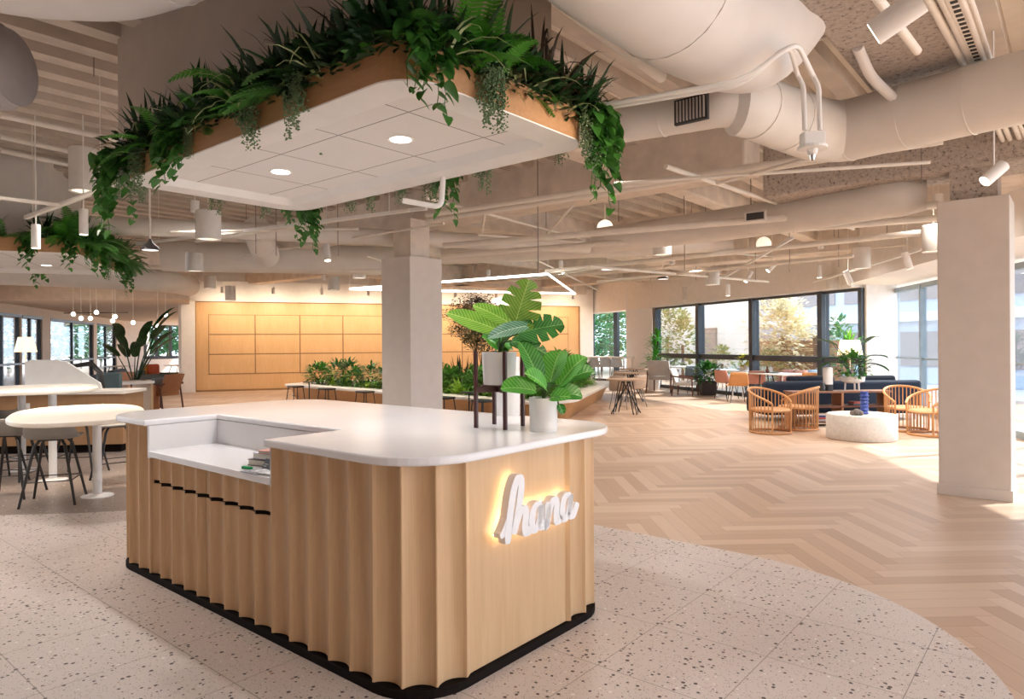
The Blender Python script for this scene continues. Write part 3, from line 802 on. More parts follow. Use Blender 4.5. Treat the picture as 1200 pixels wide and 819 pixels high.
mb = MB(); mb.prism(rrect(-.04, .04, -.012, .012, .011, 4), 0, .014); o = mb.build('green_marker', M('green_plastic', (.0, .32, .10), .4), None, bev=.003); o.location = DL(.17, -.75, .866); o.rotation_euler = (0, 0, GA+.2); tag(o, 'small green oval token lying at the front of the white desk shelf', 'token')
for i in range(2):
    mb = MB(); mb.prism(rrect(-.08, .08, -.05, .05, .004, 3), 0, .004+.002*i); o = mb.build('leaflet', M('leaflet_paper%d' % i, (.55, .55, .56) if i else (.28, .30, .34), .6, var=.5, sc=40)); o.location = DL(.30+.07*i, -.77+.02*i, .866+.004*i); o.rotation_euler = (0, 0, GA+.15*i)
    tag(o, ('pale leaflet' if i else 'dark printed leaflet')+' lying flat at the front edge of the desk well', 'leaflet', 'leaflets in the desk well')
for i in range(3):
    mb = MB(); mb.tube([(0, 0, 0), (.03, 0, .10)], .006, 6); o = mb.build('pen', M('pen_%d' % i, ((.02, .02, .03), (.05, .10, .35), (.02, .16, .18))[i], .3)); o.location = DL(.39+.022*i, -.375, .866+.07); o.rotation_euler = (0, 0, GA)
    tag(o, ('black', 'blue', 'teal')[i]+' pen sticking up by the inner corner of the desk well', 'pen', 'pens in the desk well')
mb = MB(); mb.lathe([(.03, 0), (.035, .09), (.031, .09), (.027, .01)], 14); o = mb.build('pen_cup', black, smooth=True); o.location = DL(.412, -.385, .866); tag(o, 'small black pen cup in the inner corner of the desk well', 'cup')

# ---- plants on the desk
def monstera_leaf(L, Wd, cuts=5, dro=.5):
    """heart shaped blade with slots, in local xy, tip towards +x, base at origin; bent over"""
    mb = MB(); n = 40; pts = []
    for sgn in (1, -1):
        row = []
        for i in range(n+1):
            t = i/n; wv = Wd*.5*(math.sin(PI*min(1, t*.94+.06))**.62)*(1.12-.3*t)
            ph = (t*cuts) % 1
            if cuts > 1 and .2 < t < .93 and .64 < ph < .84: wv *= .40
            row.append((t, sgn*wv))
        pts.append(row)
    def P(t, y):
        x = L*t-abs(y)*.12+abs(y)*.55*t; z = -dro*L*t*t*.5+abs(y)*.18-abs(y)**2*1.5
        return (x - (.18*abs(y) if t < .1 else 0), y, z)
    for row in pts:
        for (t0, y0), (t1, y1) in zip(row, row[1:]):
            q0, q1 = (y0*.5, y1*.5)
            vs = [P(t0, 0), P(t1, 0), P(t1, q1), P(t0, q0), P(t1, y1), P(t0, y0)]
            mb.add(vs, [(0, 1, 2, 3), (3, 2, 4, 5)])
    return mb
def leaf_on_petiole(root, tip, yaw, pitch, L, Wd, mat, cuts=5, dro=.5, roll=0, base=(0, 0, 0), prof=None):
    """a stalk from base to tip and the blade from there"""
    tip = Vector(tip); b = Vector(base)
    if prof is None: mb = monstera_leaf(L, Wd, cuts, dro)
    else:
        mb = MB(); leafmesh(mb, (0, 0, 0), (1, 0, 0), L, Wd, dro, prof, 9, .35)
    o = mb.build('leaf', mat, root, smooth=True); o.location = tip
    base_m = Matrix.Rotation(yaw, 3, 'Z') @ Matrix.Rotation(-pitch, 3, 'Y'); want = Vector((-.05, -.80, .60))
    roll = max((R(k) for k in range(-90, 91, 5)), key=lambda q_: (base_m @ Matrix.Rotation(q_, 3, 'X') @ Vector((0, 0, 1))).dot(want))*.9 + roll*.25
    o.rotation_euler = (Matrix.Rotation(yaw, 3, 'Z') @ Matrix.Rotation(-pitch, 3, 'Y') @ Matrix.Rotation(roll, 3, 'X')).to_euler()
    s_ = MB(); mid = (b+tip)/2+Vector((0, 0, .04)); q_ = [b, b*.6+mid*.4+Vector((0, 0, .03)), mid, tip]
    s_.tube([p-tip for p in q_], [.006, .006, .005, .004], 6)
    k = s_.build('stalk', stem_g, o); k.matrix_parent_inverse = Matrix(o.rotation_euler.to_matrix().to_4x4()).inverted()
    return o
# plant stand
ps = Vector((-.076, 4.02, 1.07)); ds = ps.y
pls = T('plant_stand', 'dark cherry wooden four legged plant stand on the white counter', 'plant stand', ps, R(-31))
rs = .141; HS = .445
for k in range(4):
    a_ = R(45+90*k); x, y = rs*math.cos(a_), rs*math.sin(a_); mb = MB(); mb.prism(rrect(x-.011, x+.011, y-.011, y+.011, .005, 3), 0, HS); mb.build('leg', cherry, pls)
mb = MB()
for k in range(2): mb.at((0, 0, 0), R(45+90*k)); mb.box(-rs, rs, -.012, .012, .205, .242)
mb.build('cross_bar', cherry, pls, bev=.003)
mb = MB(); mb.prism(rrect(-.085, .085, -.085, .085, .03, 4), .242, .25); mb.build('tray', cherry, pls)
def pot(root, r0, r1, h, mat=ceram, z=0, sl=True):
    mb = MB(); mb.lathe([(r0*.97, z), (r0, z+.01), (r1, z+h), (r1-.008, z+h), (r1-.012, z+h-.03), (.001, z+h-.032)], 32); mb.build('pot', mat, root, smooth=True)
    mb = MB(); mb.lathe([(r1-.013, z+h-.03), (r1-.014, z+h-.02), (.001, z+h-.016)], 20); mb.build('soil', soil, root)
mon = T('potted_monstera', 'large split leaf monstera in white pot raised on dark wooden stand', 'potted plant', ps+Vector((0, 0, .25)), 0)
pot(mon, .094, .102, .19)
hz = .17
V_ = lambda px, py, dd=0: D(px, py, ps.y+dd)-(ps+Vector((0, 0, .25)))
B0 = (0, 0, hz)
mid_l = VEIN('monstera_bright', (.09, .28, .02), (.22, .44, .05), (.38, .58, .14)); mid_d = VEIN('monstera_deep', (.015, .11, .02), (.05, .22, .045), (.14, .36, .08)); mid_y = VEIN('monstera_back', (.10, .24, .03), (.22, .38, .06), (.36, .50, .14)); mid_t = VEIN('monstera_teal', (.03, .15, .07), (.14, .32, .20), (.45, .62, .50))
leaf_on_petiole(mon, V_(600, 392), R(0), R(74), .34, .27, mid_y, 6, .15, 0, B0)
leaf_on_petiole(mon, V_(586, 388, -.05), R(180), R(24), .33, .15, mid_l, 1, .25, 0, B0)
leaf_on_petiole(mon, V_(600, 380, .0), R(176), R(32), .26, .13, mid_l, 1, .3, 0, B0)
leaf_on_petiole(mon, V_(608, 390, -.05), R(4), R(14), .27, .22, mid_d, 5, .2, 0, B0)
leaf_on_petiole(mon, V_(618, 382, -.12), R(188), R(-6), .23, .13, mid_t, 1, .5, R(30), B0)
leaf_on_petiole(mon, V_(600, 400, -.08), R(-20), R(-5), .20, .13, mid_d, 5, .8, R(-20), B0)
leaf_on_petiole(mon, V_(585, 398, .10), R(120), R(35), .2, .13, mid_d, 5, .5, R(10), B0)
# second plant in white cylinder pot
pb = W(637, 505, 1.07)
p2 = T('potted_prayer_plant', 'broad leaved green plant in plain white cylinder pot on desk corner', 'potted plant', pb, 0)
pot(p2, .077, .080, .188)
V2 = lambda px, py, dd=0: D(px, py, pb.y+dd)-pb
B2 = (0, 0, .17)
br = VEIN('broad_bright', (.05, .26, .02), (.12, .42, .06), (.30, .60, .18)); br2 = VEIN('broad_mid', (.02, .16, .015), (.07, .30, .05), (.22, .48, .14))
for (px, py, dd, yw, pt, L, Wd, mt, rl) in ((632, 448, 0, 175, 70, .26, .13, br2, 60), (645, 448, 0, 60, 62, .23, .17, br, -75), (655, 452, -.03, 15, 52, .24, .15, br, -70), (665, 445, .02, 5, 25, .17, .13, br2, -40), (628, 458, -.05, 190, 12, .20, .15, br, 45), (650, 462, -.06, 0, 2, .16, .13, br2, -35), (640, 455, -.1, 230, 35, .18, .12, br, 30), (640, 455, .1, 90, 50, .22, .13, br2, 0), (645, 466, -.06, 330, 10, .12, .10, br, -20)):
    leaf_on_petiole(p2, V2(px, py, dd), R(yw), R(pt), L, Wd, mt, 1, .45, R(rl), B2, 'oval')
leaf_on_petiole(p2, (.085, -.02, .15), R(-30), R(-60), .06, .05, br2, 1, .3, 0, (.05, 0, .175), 'oval')
# tall white planter behind the stand
pc = W(595, 486, 1.07)
p3 = T('tall_planter', 'tall pale cylinder planter on counter behind the wooden stand', 'potted plant', pc, 0)
pot(p3, .085, .085, .40)
for k in range(9): leaf_on_petiole(p3, Vector((rnd(-.1, .1), rnd(-.05, .08), .42+rnd(0, .07))), rnd(0, 6.28), rnd(-.1, .9), .13, .075, gB if k % 2 else gM, 1, .5, 0, (0, 0, .38), 'oval')

# ================================================================== OVERHEAD PLANTERS
def tray(loc, rz, x0, x1, y0, y1, z, label, lights):
    r_ = T('overhead_planter', label, 'planter', loc, rz)
    h = .175; rc = .22
    o_ = rrect(x0, x1, y0, y1, rc, 10); i_ = rrect(x0+.03, x1-.03, y0+.03, y1-.03, rc-.03, 10); n = len(o_)
    mb = MB(); rings = [[(p[0], p[1], z) for p in o_], [(p[0], p[1], z+h) for p in o_], [(p[0], p[1], z+h) for p in i_], [(p[0], p[1], z+.012) for p in i_]]
    mb.loft(rings, False); mb.build('fascia', mapleside, r_)
    # white soffit border and raised tile field
    rg = [[(p[0], p[1], z-.006) for p in rrect(x0+.004, x1-.004, y0+.004, y1-.004, rc, 10)], [(p[0], p[1], z-.006) for p in rrect(x0+.20, x1-.20, y0+.20, y1-.20, .06, 10)], [(p[0], p[1], z+.045) for p in rrect(x0+.25, x1-.25, y0+.25, y1-.25, .04, 10)]]
    mb = MB(); mb.loft([[(p[0], p[1], z+.006) for p in o_]]+rg, False); mb.build('soffit_border', white, r_)
    mb = MB(); mb.prism(rrect(x0+.24, x1-.24, y0+.24, y1-.24, .04, 10), z+.045, z+.06); mb.build('tile_field', tilem, r_)
    mb = MB(); mb.prism(i_, z+.06, z+.13); mb.build('soil_bed', soil, r_)
    for (lx, ly) in lights:
        mb = MB(); mb.lathe([(.062, z+.044), (.078, z+.040), (.078, z+.048)], 28, (lx, ly, 0)); k = mb.build('downlight', white, r_, smooth=True)
        mb = MB(); mb.lathe([(.001, z+.0405), (.062, z+.0405), (.062, z+.046)], 28, (lx, ly, 0)); mb.build('lens', EM('downlight_lens', (1, .93, .82), 7), k)
        v = Matrix.Rotation(rz, 3, 'Z') @ Vector((lx, ly, 0))
        spot(Vector(loc)+v+Vector((0, 0, z+.03)), 55, 150, (.98, .95, .94), Vector(loc)+v, .8, .06)
    return r_
TC = AB(-3.84, 2.76); TX, TY, TZ = 1.57, .75, 2.76
tray(TC, GA, -TX, TX, -TY, TY, TZ, 'large maple edged planter with white soffit hanging above the reception desk', ((-3.17+3.84, .0), (-4.41+3.84, -.05)))
T2 = D(97, 402, 9.0); T2.z = 0; T2 = T2 + P2*1.25 - P1*2.1
tray(T2, G2, -2.1, 2.1, -1.5, 1.5, TZ, 'smaller looking maple edged planter hanging further back above the bar tables', ((-.2, -.5), (1.2, .6)))
mb = MB(); mb.box(-2.5, 1.6, -.9, .9, 2.88, 4.2); o = struct(mb.build('bulkhead_shaft', drywall)); o.location = T2; o.rotation_euler = (0, 0, G2)

protos = {}
def mkproto(kind, builders, mat):
    protos[kind] = []
    for bfn in builders:
        m_ = bfn()
        if 'pothos' not in kind and 'pearls' not in kind: m_.f = [f_ for f_ in m_.f if min(m_.v[q_].z for q_ in f_) > -.07]
        me = bpy.data.meshes.new(kind); me.from_pydata([tuple(p) for p in m_.v], [], m_.f); me.update(); me.materials.append(mat)
        for p in me.polygons: p.use_smooth = True
        protos[kind].append(me)
mkproto('fern', [lambda: fern(12, .42) for _ in range(3)], gM)
mkproto('boston_fern', [lambda: fern(12, .40) for _ in range(3)], gB)
mkproto('dark_dracaena', [lambda: tuft(30, .34, .026, .35, (.45, 1.5)) for _ in range(3)], gD)
mkproto('purple_grass', [lambda: tuft(34, .42, .016, 1.1, (.6, 1.4)) for _ in range(2)], gP2)
mkproto('spider_plant', [lambda: tuft(22, .36, .016, 1.5, (.2, 1.2), 'strap') for _ in range(2)], gV)
mkproto('pothos', [lambda: pothos(.42, 4, .085, .10) for _ in range(3)], gM)
mkproto('long_pothos', [lambda: pothos(.62, 5, .085, .12) for _ in range(2)], gM)
mkproto('string_of_pearls', [lambda: pearls(.34, 12) for _ in range(3)], gP)
mkproto('short_pearls', [lambda: pearls(.22, 8, .07) for _ in range(2)], gP)
mkproto('succulent_rosette', [lambda: rosette() for _ in range(2)], gB)
mkproto('low_foliage', [lambda: bush(130, .17, .11, .07, .06) for _ in range(2)], gD)
nice = {'fern': 'feathery mid green fern', 'boston_fern': 'bright green sword fern', 'dark_dracaena': 'dark spiky dracaena tuft', 'purple_grass': 'dark arching grass clump', 'spider_plant': 'pale striped spider plant', 'pothos': 'trailing heart leaf pothos', 'long_pothos': 'long trailing heart leaf pothos', 'string_of_pearls': 'hanging string of pearls', 'short_pearls': 'short hanging string of pearls', 'succulent_rosette': 'bright green leafy rosette', 'low_foliage': 'low dark leafy ground cover'}
def plant(kind, loc, rz, sc, where, i=0):
    base = {'long_pothos': 'trailing_pothos', 'pothos': 'trailing_pothos', 'short_pearls': 'string_of_pearls'}.get(kind, kind)
    me = protos[kind][i % len(protos[kind])]
    o = bpy.data.objects.new(base, me); COL.objects.link(o); o.location = loc; o.rotation_euler = (0, 0, rz); o.scale = (sc, sc, sc)
    tag(o, nice[kind]+' '+where, 'plant', nice[kind]+' '+where); return o
def edgeplants(C, rot, hx, hy, zt, planter_name, sides):
    Rm = Matrix.Rotation(rot, 3, 'Z')
    for side, items in sides.items():
        for i, (kind, s_, inset, sc) in enumerate(items):
            if side == 'front': x, y, rz = -hx+2*hx*s_, -hy+inset, 0
            elif side == 'right': x, y, rz = hx-inset, -hy+2*hy*s_, PI/2
            elif side == 'back': x, y, rz = hx-2*hx*s_, hy-inset, PI
            else: x, y, rz = -hx+inset, hy-2*hy*s_, -PI/2
            hang = kind in ('pothos', 'long_pothos', 'string_of_pearls', 'short_pearls')
            if not hang: rz += rnd(0, 6)
            plant(kind, C+Rm @ Vector((x, y, zt+(.0 if hang else -.02))), rot+rz, sc*(1 if hang else 1.15), 'along the '+side_names[side]+' edge of the '+planter_name, i)
side_names = {'front': 'left facing', 'right': 'near right', 'back': 'far', 'left': 'far left'}
F_ = [('long_pothos', .0, -.03, 1.0), ('long_pothos', .03, -.02, 1.0), ('string_of_pearls', .12, -.01, 1.0), ('pothos', .27, -.01, 1.1), ('pothos', .31, -.02, .9), ('string_of_pearls', .36, -.01, .6), ('string_of_pearls', .60, -.02, 1.0), ('string_of_pearls', .745, -.02, 1.0), ('short_pearls', .57, -.02, .7),
      ('spider_plant', .10, .06, 1.0), ('spider_plant', .30, .05, 1.0), ('spider_plant', .56, .04, 1.1), ('spider_plant', .80, .05, 1.0), ('spider_plant', .46, .08, .9),
      ('boston_fern', .08, .16, .9), ('boston_fern', .21, .04, .9), ('boston_fern', .55, .10, 1.15), ('fern', .16, .2, 1.1), ('fern', .38, .12, 1.0), ('fern', .50, .18, 1.2), ('fern', .70, .15, 1.1), ('succulent_rosette', .90, .05, 1.0), ('succulent_rosette', .86, .05, .8)]
F_ += [('dark_dracaena', .03+.052*k, rnd(.08, .24), rnd(.9, 1.25)) for k in range(19)] + [('purple_grass', k, .18, 1) for k in (.06, .34, .66, .85)]
F_ += [('low_foliage', .04+.065*k, .08, rnd(.9, 1.2)) for k in range(15)]
R_ = [('pothos', .04, -.02, 1.1), ('pothos', .00, -.02, .9), ('string_of_pearls', .335, -.02, 1.0), ('string_of_pearls', .36, -.03, 1.0), ('string_of_pearls', .92, -.02, 1.1), ('string_of_pearls', .95, -.02, 1.1), ('long_pothos', 1.0, -.02, .95), ('long_pothos', 1.03, .02, 1.0), ('pothos', .97, -.02, 1.1),
      ('boston_fern', .27, .06, 1.1), ('boston_fern', .40, .04, 1.0), ('boston_fern', .5, .1, .9), ('fern', .2, .14, 1.0), ('spider_plant', .15, .05, 1.0), ('spider_plant', .56, .05, 1.0), ('spider_plant', .84, .04, 1.1), ('succulent_rosette', .74, .05, .9), ('succulent_rosette', .25, .03, 1.0), ('succulent_rosette', .30, .0, .8)]
R_ += [('dark_dracaena', .05+.1*k, rnd(.08, .2), rnd(.8, 1.1)) for k in range(10)] + [('purple_grass', k, .10, s_) for k, s_ in ((.62, 1.0), (.72, 1.1), (.82, 1.1), (.9, 1.0), (.12, .9))]
R_ += [('low_foliage', .06+.12*k, .07, rnd(.9, 1.1)) for k in range(8)]
B_ = [('string_of_pearls', k, -.02, s_) for k, s_ in ((.08, .75), (.30, 1.0), (.47, .95), (.57, .9), (.70, .9), (.78, .8))] + [('long_pothos', .435, -.02, .9), ('long_pothos', .98, -.02, .9), ('long_pothos', 1.0, -.02, 1.0)] + [('dark_dracaena', .1*k, .12, 1) for k in range(0, 10, 2)]
L2_ = [('string_of_pearls', k, -.02, .9) for k in (.2, .5, .9, .97)] + [('pothos', 0.03, -.02, .8), ('dark_dracaena', .3, .1, .9), ('dark_dracaena', .7, .1, .9)]
edgeplants(TC, GA, TX, TY, TZ+.14, 'large overhead planter', {'front': F_, 'right': R_, 'back': B_, 'left': L2_})
F2 = [(k_2, s_, ins, 1.15) for k_2, s_, ins in (('dark_dracaena', .45, .1), ('fern', .5, .1), ('short_pearls', .48, -.02), ('pothos', .55, -.02), ('dark_dracaena', .6, .1), ('boston_fern', .65, .1), ('short_pearls', .7, -.02), ('succulent_rosette', .66, .02), ('dark_dracaena', .75, .1), ('fern', .8, .1), ('pothos', .86, -.02), ('string_of_pearls', .76, -.02), ('dark_dracaena', .9, .12), ('pothos', .97, -.02), ('boston_fern', .96, .12))]
R2 = [(('fern', 'dark_dracaena', 'boston_fern')[k % 3], .04+.08*k, .05, 1.2) for k in range(12)]+[('pothos', .1, -.02, 1.2), ('pothos', .35, -.02, 1.1), ('string_of_pearls', .5, -.02, 1.2), ('pothos', .7, -.02, 1.2), ('long_pothos', .92, -.02, 1)]
R2 += [('fern', .1+.17*k, -.02, 1.3) for k in range(6)]
edgeplants(T2, G2, 2.1, 1.5, TZ+.14, 'second overhead planter', {'front': F2, 'right': R2, 'back': [('pothos', .3, -.02, 1.1), ('pothos', .75, -.02, 1.1)]})

# ================================================================== PLANTER BENCH ISLAND
A_, Bp, Cp = Vector((-6.6, 19.5, 0)), Vector((.95, 12.3, 0)), Vector((2.95, 19.8, 0))
def round_poly(pts, rad, n=8):
    out = []; m_ = len(pts)
    for i in range(m_):
        p, a_, b_ = Vector(pts[i]), Vector(pts[i-1]), Vector(pts[(i+1) % m_]); r_ = rad[i]
        u_, v_ = (a_-p).normalized(), (b_-p).normalized(); ang = u_.angle(v_); tl = r_/math.tan(ang/2)
        c = p+(u_+v_).normalized()*(r_/math.sin(ang/2)); s_, e_ = p+u_*tl, p+v_*tl
        a0 = math.atan2(s_.y-c.y, s_.x-c.x); a1 = math.atan2(e_.y-c.y, e_.x-c.x); da = (a1-a0+PI) % (2*PI)-PI
        out += [(c.x+r_*math.cos(a0+da*k/n), c.y+r_*math.sin(a0+da*k/n)) for k in range(n+1)]
    return out
def inset(pts, d): # crude: rounded polygon of the same corners moved inwards
    c = sum((Vector(p) for p in pts), Vector((0, 0, 0)))/len(pts); res = []; m_ = len(pts)
    for i in range(m_):
        p = Vector(pts[i]); u_, v_ = (Vector(pts[i-1])-p).normalized(), (Vector(pts[(i+1) % m_])-p).normalized(); ang = u_.angle(v_)
        res.append(p+(u_+v_).normalized()*d/math.sin(ang/2))
    return res
CL = Vector((-5.6, 21.6, 0)); corners = [A_, Bp, Cp, CL]
isl = T('planter_bench', 'long white topped planter bench with maple base full of green plants', 'planter', (0, 0, 0))
o1 = round_poly(corners, [.45, .85, .5, .5]); i1 = round_poly(inset(corners, .55), [.25, .5, .3, .3])
mb = MB(); mb.loft([[(p[0], p[1], .39) for p in i1], [(p[0], p[1], .39) for p in o1], [(p[0], p[1], .45) for p in o1], [(p[0], p[1], .45) for p in i1], [(p[0], p[1], .39) for p in i1]], False)
mb.build('bench_top', cream, isl, bev=.01)
o2 = round_poly(inset(corners, .10), [.4, .8, .45, .45]); o3 = round_poly(inset(corners, .28), [.3, .7, .4, .4])
mb = MB(); mb.loft([[(p[0], p[1], 0) for p in o3], [(p[0], p[1], .39) for p in o2]]); mb.build('bench_base', WOOD('bench_wood', (.50, .26, .10), (.60, .34, .15), (3, 3, 10)), isl)
mb = MB(); mb.prism(i1, .34, .42); mb.build('soil_bed', soil, isl)
mkproto('bed_fern', [lambda: fern(16, .5) for _ in range(2)], gBb)
mkproto('lime_fern', [lambda: tuft(40, .42, .035, .9, (.3, 1.3)) for _ in range(2)], gLb)
mkproto('snake_plant', [lambda: tuft(14, .75, .06, .02, (1.25, 1.5), 'strap') for _ in range(2)], gD)
mkproto('leafy_shrub', [lambda: bush(240, .32, .26, .12, .24) for _ in range(3)], gMb)
mkproto('dark_shrub', [lambda: bush(220, .30, .28, .14, .28, 'lance', .35) for _ in range(2)], gDb)
mkproto('grey_grass', [lambda: tuft(40, .5, .03, .25, (.9, 1.45)) for _ in range(2)], LEAF('leaf_sage', (.16, .26, .08), (.36, .46, .18)))
nice.update({'bed_fern': 'bright fern', 'lime_fern': 'lime green strappy clump', 'snake_plant': 'upright dark snake plant', 'leafy_shrub': 'bushy mid green shrub', 'dark_shrub': 'dark green spiky shrub', 'grey_grass': 'sage green grassy clump'})
def bedrow(p, q, n, kinds, where, sc=1.0, jit=.08):
    for k in range(n):
        t_ = (k+.5)/n; c = Vector(p).lerp(Vector(q), t_)+Vector((rnd(-jit, jit), rnd(-jit, jit), 0)); c.z = .41
        plant(kinds[k % len(kinds)], c, rnd(0, 6), 1.3*sc*rnd(.85, 1.15), where, k)
ic = inset(corners, .75); iA, iB, iC, iD = ic
ic2 = inset(corners, 1.15)
bedrow(iA, iA.lerp(iB, .50), 13, ['dark_shrub', 'leafy_shrub', 'lime_fern', 'dark_shrub', 'lime_fern'], 'in the left part of the planter bench', .85)
bedrow(iA.lerp(iB, .5), iB, 15, ['lime_fern', 'lime_fern', 'leafy_shrub'], 'along the near edge of the planter bench', .85)
bedrow(ic2[0].lerp(ic2[1], .45), ic2[1], 12, ['grey_grass', 'leafy_shrub', 'grey_grass', 'leafy_shrub'], 'in the middle of the planter bench', 1.0)
bedrow(iB, iC, 20, ['bed_fern', 'lime_fern', 'leafy_shrub', 'dark_shrub', 'lime_fern'], 'along the right edge of the planter bench', 1.0)
bedrow(ic2[1], ic2[2], 10, ['leafy_shrub', 'bed_fern'], 'in the right part of the planter bench', 1.25)
for px, dd in ((537, 16.6), (550, 16.4), (546, 17)):
    c = D(px, 430, dd); c.z = .41; plant('snake_plant', c, px, 1.15, 'in the middle of the planter bench', px)
# indoor tree in the bench
tb = D(562, 430, 16.2); tb.z = .41
tr = T('indoor_tree', 'slender small leaved tree with dark purplish crown growing from planter bench', 'tree', tb)
mb = MB(); lv = []
for k in range(3): treecrown(mb, (0, 0, 0), Vector((rnd(-.35, .3), rnd(-.2, .2), 1)).normalized(), .85, .022, 3, lv, .62)
mb.build('branches', bark, tr)
for part, mt, cond in (('lower_foliage', gT, lambda z: z < 1.75), ('upper_foliage', gP2, lambda z: z >= 1.75)):
    mb = MB()
    for (a1, b1) in lv:
        if not cond(b1.z): continue
        for k in range(70):
            c = a1.lerp(b1, rnd(0, 1.15))+Vector((rnd(-.2, .2), rnd(-.2, .2), rnd(-.14, .12)))
            leafmesh(mb, c, dirv(rnd(0, 6.3), rnd(-.5, .5)), .075, .04, .3, 'oval', 2, .2)
    if mb.v: mb.build(part, mt, tr)

# ================================================================== FURNITURE
def legs4(root, top, bot, z1, r0, r1, mat, z0=0, n=8):
    for sx_ in (-1, 1):
        for sy_ in (-1, 1):
            mb = MB(); mb.tube([(sx_*bot[0], sy_*bot[1], z0), (sx_*top[0], sy_*top[1], z1)], [r0, r1], n); mb.build('leg', mat, root, smooth=True)
def shell(root, w_, d_, zseat, hback, mat, name='seat_shell', armh=0.0, n=12, low=.0):
    """moulded shell: a dished seat whose back edge sweeps up"""
    mb = MB(); m_ = 14; rows = []
    for i in range(n+1):
        v_ = i/n                               # 0 front .. 1 top of the back
        row = []
        for j in range(m_+1):
            u_ = j/m_*2-1
            if v_ < .55: y = -d_/2+d_*(v_/.55)*.92; z = zseat+.02*(1-v_)*0-.02*math.sin(PI*v_/.55)
            else:
                tt = (v_-.55)/.45; y = d_/2-d_*.08+tt*.10*1.0; z = zseat+hback*tt**1.3
            wd = w_/2*(1 if v_ < .5 else 1-.22*((v_-.5)/.5)**2)
            x = wd*math.sin(u_*PI/2)*1.0; y -= abs(u_)**2.5*d_*.16*(1 if v_ > .5 else v_*2)
            z += armh*abs(u_)**4*min(1, v_*1.8)*(1 if v_ < .6 else 1-(v_-.6)/.4*.6)
            row.append((x, y, z))
        rows.append(row)
    vs = [p for r_ in rows for p in r_]; k = m_+1
    fs = [(i*k+j, i*k+j+1, (i+1)*k+j+1, (i+1)*k+j) for i in range(n) for j in range(m_)]
    mb.add(vs, fs); o = mb.build(name, mat, root, smooth=True)
    s_ = o.modifiers.new('thick', 'SOLIDIFY'); s_.thickness = .018; s_.offset = 0
    return o
greysh = M('grey_shell', (.26, .245, .225), .5)
def bar_stool():
    r_ = T('bar_stool', '', 'bar stool', (0, 0, 0))
    shell(r_, .44, .40, .66, .17, greysh, armh=.05)
    for sx_ in (-1, 1):
        for sy_ in (-1, 1):
            mb = MB(); mb.tube([(sx_*.235, sy_*.235, 0), (sx_*.13, sy_*.13, .58), (sx_*.09, sy_*.09, .64)], [.012, .015, .014], 8); mb.build('leg', black, r_, smooth=True)
    mb = MB(); a_ = .195; mb.tube([(-a_, -a_, .24), (a_, -a_, .24), (a_, a_, .24), (-a_, a_, .24), (-a_, -a_, .24)], .006, 6); mb.build('foot_rail', black, r_)
    mb = MB(); mb.box(-.11, .11, -.11, .11, .628, .642); mb.build('seat_plate', black, r_)
    return r_
bs = bar_stool(); BG = 'bar stools around the white tables'
def dP(px, d_, z=0): p = D(px, 402, d_); p.z = z; return p
place(bs, dP(62, 6.85), R(200)); tag(bs, 'grey shell bar stool with black legs, nearest one before the near white table', None, BG)
for px, d_, rz, lab in ((12, 7.15, 190, 'grey bar stool cut by the left picture edge before the near white table'), (136, 7.9, 40, 'grey bar stool right of the near table leg beside the desk corner'), (93, 8.3, 10, 'black legged bar stool behind the near table, just left of its leg'), (22, 8.1, 170, 'black legged bar stool under the far white table at left'), (-5, 7.9, 150, 'bar stool at the left edge behind the frontmost stools')):
    copy_tree(bs, dP(px, d_), R(rz), lab, BG)
def bar_table(loc, rz, w_, d_, z, label, legpos):
    r_ = T('bar_table', label, 'table', loc, rz, 'white bar tables at left')
    out = []
    for k in range(48):
        a_ = 2*PI*k/48; ca, sa = math.cos(a_), math.sin(a_); q_ = 2/2.6; out.append((math.copysign(abs(ca)**q_, ca)*w_/2, math.copysign(abs(sa)**q_, sa)*d_/2))
    mb = MB(); mb.prism(out, z-.045, z); mb.build('table_top', cream, r_, bev=.012, seg=3)
    for (x, y) in legpos:
        x, y = x*math.cos(rz)+y*math.sin(rz), -x*math.sin(rz)+y*math.cos(rz)
        mb = MB(); mb.lathe([(.042, .02), (.042, z-.04)], 20, (x, y, 0)); k = mb.build('leg', white, r_, smooth=True)
        mb = MB(); mb.lathe([(.15, 0), (.15, .012), (.05, .03), (.001, .031)], 28, (x, y, 0)); mb.build('foot_disc', white, k, smooth=True)
    return r_
t1 = dP(92, 6.65); lg = dP(113, 7.1)
bar_table(t1, R(31), 1.12, 1.95, .92, 'near white rounded bar table on a white pedestal beside the desk', [(lg.x-t1.x, lg.y-t1.y)])
t2 = dP(42, 8.35); lg = dP(61, 7.95); lg2 = dP(25, 8.6)
bar_table(t2, R(33), 1.3, 1.7, 1.06, 'higher white bar table behind the near one at left edge', [(lg.x-t2.x, lg.y-t2.y), (lg2.x-t2.x, lg2.y-t2.y)])

# cafe counter behind the tables
cn = dP(20, 9.9)
ct = T('cafe_counter', 'maple fronted low counter with dark kick behind the bar tables', 'counter', cn, R(6))
mb = MB(); mb.box(-2.2, 1.45, 0, .7, .12, .86); mb.build('counter_body', WOOD('counter_wood', (.36, .2, .1), (.46, .27, .14), (10, 10, 1)), ct)
mb = MB(); mb.box(-2.15, 1.4, .05, .65, 0, .12); mb.build('kick', dark, ct)
mb = MB(); mb.prism(rrect(-2.25, 1.5, -.04, .74, .05, 4), .86, .90); mb.build('worktop', cream, ct)
mb = MB(); mb.box(.05, .17, -.006, .0, .66, .74); mb.build('outlet_plate', white, ct)
sc_ = T('privacy_screen', 'white sloping screen panel standing on the counter behind the far bar table', 'screen', dP(75, 10.4, .90), R(6))
mb = MB(); mb.prism([(-.55, 0), (.55, 0), (.52, .10), (.05, .42), (-.10, .46), (-.48, .46), (-.55, .40)], -.02, .02)
for i, v in enumerate(mb.v): mb.v[i] = Vector((v.x, v.z, v.y))
